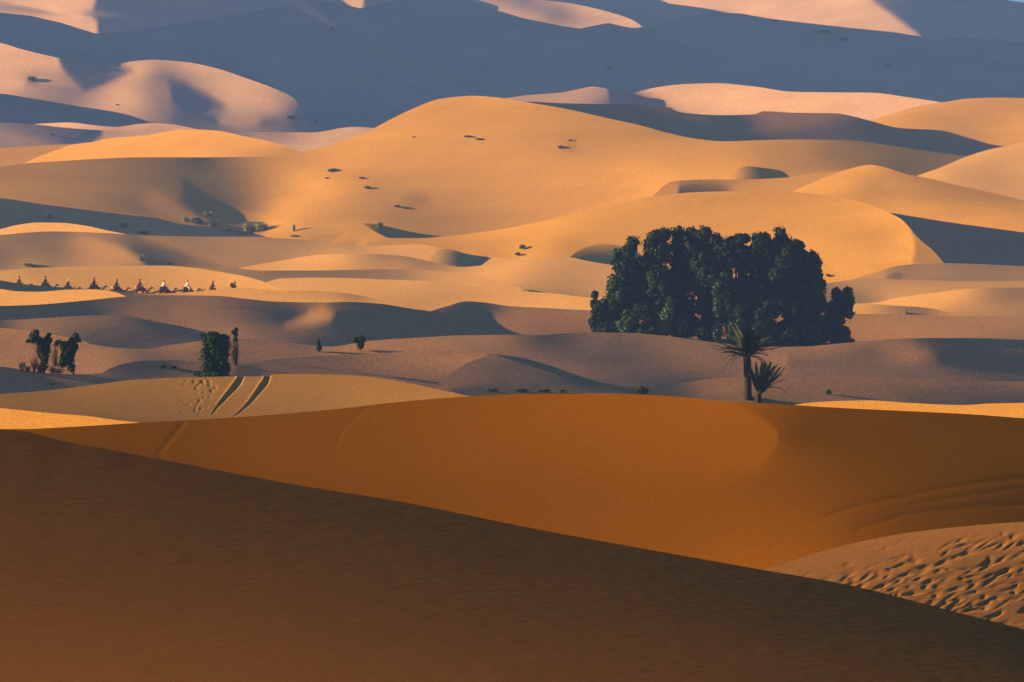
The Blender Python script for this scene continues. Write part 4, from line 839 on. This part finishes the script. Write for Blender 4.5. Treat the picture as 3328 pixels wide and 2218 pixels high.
def rider(label, x, y, top, scarf, trousers, hat, group, turban=True, lean=.0, pack=None, scale=1.0):
    b = at(x, y, LN('behind')); t = tag(empty('person', b+Vector((0, 0, 1.93*scale))), label, 'person', group); t.scale = (scale,)*3
    l = lean
    ch = [[('pel', (0, 0, .06), (.17, .15)), ('wst', (.02+l*.3, 0, .26), (.13, .15)), ('ch', (.05+l*.7, 0, .48), (.13, .18)), ('nk', (.07+l, 0, .66), .058), ('hd', (.09+l, 0, .76), (.085, .075)), ('cr', (.09+l, 0, .86), (.085, .078))]]
    for s in (-1, 1):
        ch.append([('ch', (.05+l*.7, 0, .48), .1), ('so%d' % s, (.05+l*.8, .19*s, .54), .06), ('el%d' % s, (.12+l, .25*s, .28), .045), ('wr%d' % s, (.34, .14*s, .20), .030)])
        ch.append([('pel', (0, 0, .06), .1), ('hp%d' % s, (.08, .17*s, .02), .10), ('kn%d' % s, (.36, .37*s, -.16), .07), ('an%d' % s, (.30, .40*s, -.56), .042), ('ft%d' % s, (.44, .42*s, -.63), .04)])
    me = skin('body', ch, M_SKIN, 1, 0)
    bm = bmesh.new(); bm.from_mesh(me)
    V, F = [], []
    for s in (-1, 1): hand(V, F, Vector((.34, .14*s, .20)), Vector((.9, -.3*s, -.15)), s)
    tube(V, F, [(.165+l, 0, .79), (.20+l, 0, .765), (.17+l, 0, .75)], [.012, .018, .012], 6)               # nose
    for s in (-1, 1): tube(V, F, [(.09+l, .07*s, .80), (.085+l, .092*s, .785), (.09+l, .075*s, .765)], [.012, .02, .01], 6)   # ears
    vs = [bm.verts.new(v) for v in V]
    for f in F:
        try: bm.faces.new([vs[i] for i in f])
        except ValueError: pass
    bm.to_mesh(me); bm.free()
    o = bpy.data.objects.new('body', me); C.objects.link(o); o.parent = t
    # robe or shirt over the trunk and arms
    def garment(nm, chs, m):
        g = skin(nm, chs, m, 1, 0); go = bpy.data.objects.new(nm, g); C.objects.link(go); go.parent = t; return go
    up = [[('hem', (-.08, 0, -.06), (.36, .38)), ('pel', (-.03, 0, .12), (.25, .26)), ('wst', (.0+l*.3, 0, .30), (.19, .21)), ('ch', (.04+l*.7, 0, .48), (.18, .23)), ('nk', (.06+l, 0, .61), .085)]]
    for s in (-1, 1): up.append([('ch', (.04+l*.7, 0, .48), .1), ('so%d' % s, (.05+l*.8, .19*s, .54), .10), ('el%d' % s, (.12+l, .26*s, .28), .09), ('wr%d' % s, (.31, .15*s, .21), .05)])
    garment('shirt', up, top)
    tr = [[('pel', (-.01, 0, .05), (.185, .165)), ('p2', (-.01, 0, .12), (.17, .16))]]
    for s in (-1, 1): tr.append([('pel', (-.01, 0, .05), .1), ('hp%d' % s, (.08, .18*s, .02), .118), ('kn%d' % s, (.36, .37*s, -.16), .09), ('an%d' % s, (.30, .40*s, -.50), .06)])
    garment('trousers', tr, trousers)
    if turban:
        V, F = [], []
        for k in range(5):
            pts = []; 
            for i in range(17):
                a = 2*math.pi*i/16; pts.append((.085+l+math.cos(a)*(.10-.012*k), math.sin(a)*(.09-.012*k), .835+.022*k+.018*math.sin(a+k*1.3)))
            tube(V, F, pts, [.028]*17, 6)
        tube(V, F, [(.0+l, .02, .86), (-.05+l, .03, .70), (-.04+l, .05, .50)], [.03, .045, .03], 6)
        raw('headscarf', V, F, hat, t, True)
    else:
        V, F = [], []; n = 10
        for i in range(6):
            ph = math.pi*.5*i/5
            for k in range(n): a = 2*math.pi*k/n; V.append((.08+l+math.cos(a)*math.cos(ph)*.10, math.sin(a)*math.cos(ph)*.09, .82+math.sin(ph)*.12))
        for i in range(5):
            for k in range(n): q = i*n; F.append((q+k, q+(k+1) % n, q+n+(k+1) % n, q+n+k))
        raw('hair', V, F, hat, t, True)
    if scarf:
        V, F = [], []; tube(V, F, [(.06+l+math.cos(a)*.085, math.sin(a)*.10, .62+.015*math.cos(a)) for a in [i*math.pi/6 for i in range(13)]], [.03]*13, 6)
        raw('scarf', V, F, scarf, t, True)
    if pack:
        p = tag(empty('backpack', b+Vector((-.36, 0, 2.02*scale))), pack, 'backpack')
        V, F = [], []
        bm = bmesh.new(); bmesh.ops.create_cube(bm, size=1)
        for v in bm.verts: v.co = Vector((v.co.x*.42, v.co.y*.46, v.co.z*.62+.33))
        bmesh.ops.bevel(bm, geom=bm.edges[:], offset=.06, segments=3, affect='EDGES')
        me = bpy.data.meshes.new('sack'); bm.to_mesh(me); bm.free(); me.materials.append(M_BLANK); oo = bpy.data.objects.new('sack', me); C.objects.link(oo); oo.parent = p
        V, F = [], []
        for s in (-1, 1): tube(V, F, [(.19, .13*s, .60), (.34, .14*s, .55), (.36, .14*s, .3), (.19, .13*s, .12)], [.02]*4, 5)
        raw('strap', V, F, M_ROPE, p)
    return t

def cloth(n, c): return mat(n, c, [v*.75 for v in c], 10)
NAVY, DRED, WHITE, GREEN, BLACK, OLIVE, GREY, TEAL, MAROON = (cloth('navy_cloth', (.014, .014, .035)), cloth('dark_red_cloth', (.10, .012, .02)), cloth('white_cloth', (.80, .76, .74)),
    cloth('green_cloth', (.05, .28, .18)), cloth('black_cloth', (.02, .018, .02)), cloth('olive_cloth', (.045, .035, .018)), cloth('grey_cloth', (.08, .08, .09)), cloth('blue_grey_cloth', (.04, .04, .065)), cloth('maroon_cloth', (.045, .012, .018)))
CG, RG, BG = 'camels walking in a line behind the crest', 'riders on the camel train', 'bags'
#      x    head y  camel label, rider label, rider args, bag
TRAIN = [
 (62, 900, 'last camel of the train, sunk behind the crest at the far left', 'last rider in dark red with a white sash, farthest left on the camel train', (DRED, WHITE, BLACK, BLACK), None),
 (147, 901, 'camel second from the left end of the train, hidden to the saddle', 'rider in a dark navy robe and black headscarf, second from the left', (NAVY, None, NAVY, BLACK), None),
 (220, 911, 'camel carrying the rider with the white headscarf', 'rider with a white headscarf and dark purple robe', (TEAL, None, BLACK, WHITE), None),
 (305, 906, 'camel carrying the broad navy cloak, fourth from the left', 'rider wrapped in a broad navy cloak with dark red shoulders', (MAROON, None, NAVY, NAVY), None),
 (378, 912, 'camel with orange bags behind the rider in olive', 'rider in dark olive leaning over orange bags', (OLIVE, None, BLACK, OLIVE), 'o'),
 (454, 911, 'camel with the largest orange bag and its whole neck in view', 'rider with a dark red turban, red shirt and grey trousers', (DRED, None, GREY, DRED), 'o'),
 (532, 914, 'camel carrying the rider with the green headscarf', 'rider with a green headscarf and a white shirt', (WHITE, None, MAROON, GREEN), None),
 (608, 915, 'camel carrying the bareheaded rider all in white', 'bareheaded dark haired rider all in white', (WHITE, None, WHITE, BLACK), None),
 (690, 918, 'camel with small yellow bags, second from the right end', 'rider in brown and dark red, second from the right end', (DRED, OLIVE, GREY, OLIVE), 'o'),
 (762, 918, 'leading camel at the right end of the train, lost behind the crest', 'leading rider at the right end with a boxy dark pack behind him', (MAROON, None, NAVY, BLACK), None),
]
bl_me = None
for i, (x, hy, cl, rl, (top, sc_, trs, hat), bag) in enumerate(TRAIN):
    fy = hy-4+2.86/.0427
    if i == 9: fy += 2
    b = at(x, fy, LN('behind'))
    t = tag(empty('camel', b), cl, 'camel', CG); t.scale = (1.0,)*3
    o = bpy.data.objects.new('body', CAMEL_ME); C.objects.link(o); o.parent = t
    if bl_me is None:
        V, F = blanket_mesh(); o2 = raw('saddle_blanket', V, F, M_BLANK, t, True); bl_me = o2.data
        V, F = [], []
        tube(V, F, [(1.70, .0, 1.78), (1.70, .09, 1.70), (1.71, .0, 1.57), (1.70, -.09, 1.70), (1.70, 0, 1.78)], [.012]*5, 5)
        tube(V, F, [(1.88, .0, 1.70), (1.87, .07, 1.63), (1.86, 0, 1.55), (1.87, -.07, 1.63), (1.88, 0, 1.70)], [.012]*5, 5)
        tube(V, F, [(1.86, 0, 1.55), (2.05, .02, 1.30), (2.35, .03, 1.22), (2.6, 0, 1.30)], [.01]*4, 4)
        hal_me = raw('halter', V, F, M_ROPE, t).data
        bags = {}
    else:
        for nm, me in (('saddle_blanket', bl_me), ('halter', hal_me)):
            oo = bpy.data.objects.new(nm, me); C.objects.link(oo); oo.parent = t
    if bag:
        for s in (-1, 1):
            if (bag, s) not in bags:
                V, F = bag_mesh(s); oo = raw('saddle_bag', V, F, M_ORANGE if bag == 'o' else WHITE, t, True); bags[bag, s] = oo.data
            else:
                oo = bpy.data.objects.new('saddle_bag', bags[bag, s]); C.objects.link(oo); oo.parent = t
    rider(rl, x, fy, top, sc_, trs, hat, RG, turban=(i != 7), lean=(.05 if i in (2, 4, 8) else 0.0), pack='boxy dark pack strapped behind the leading rider' if i == 9 else None, scale=1.0)
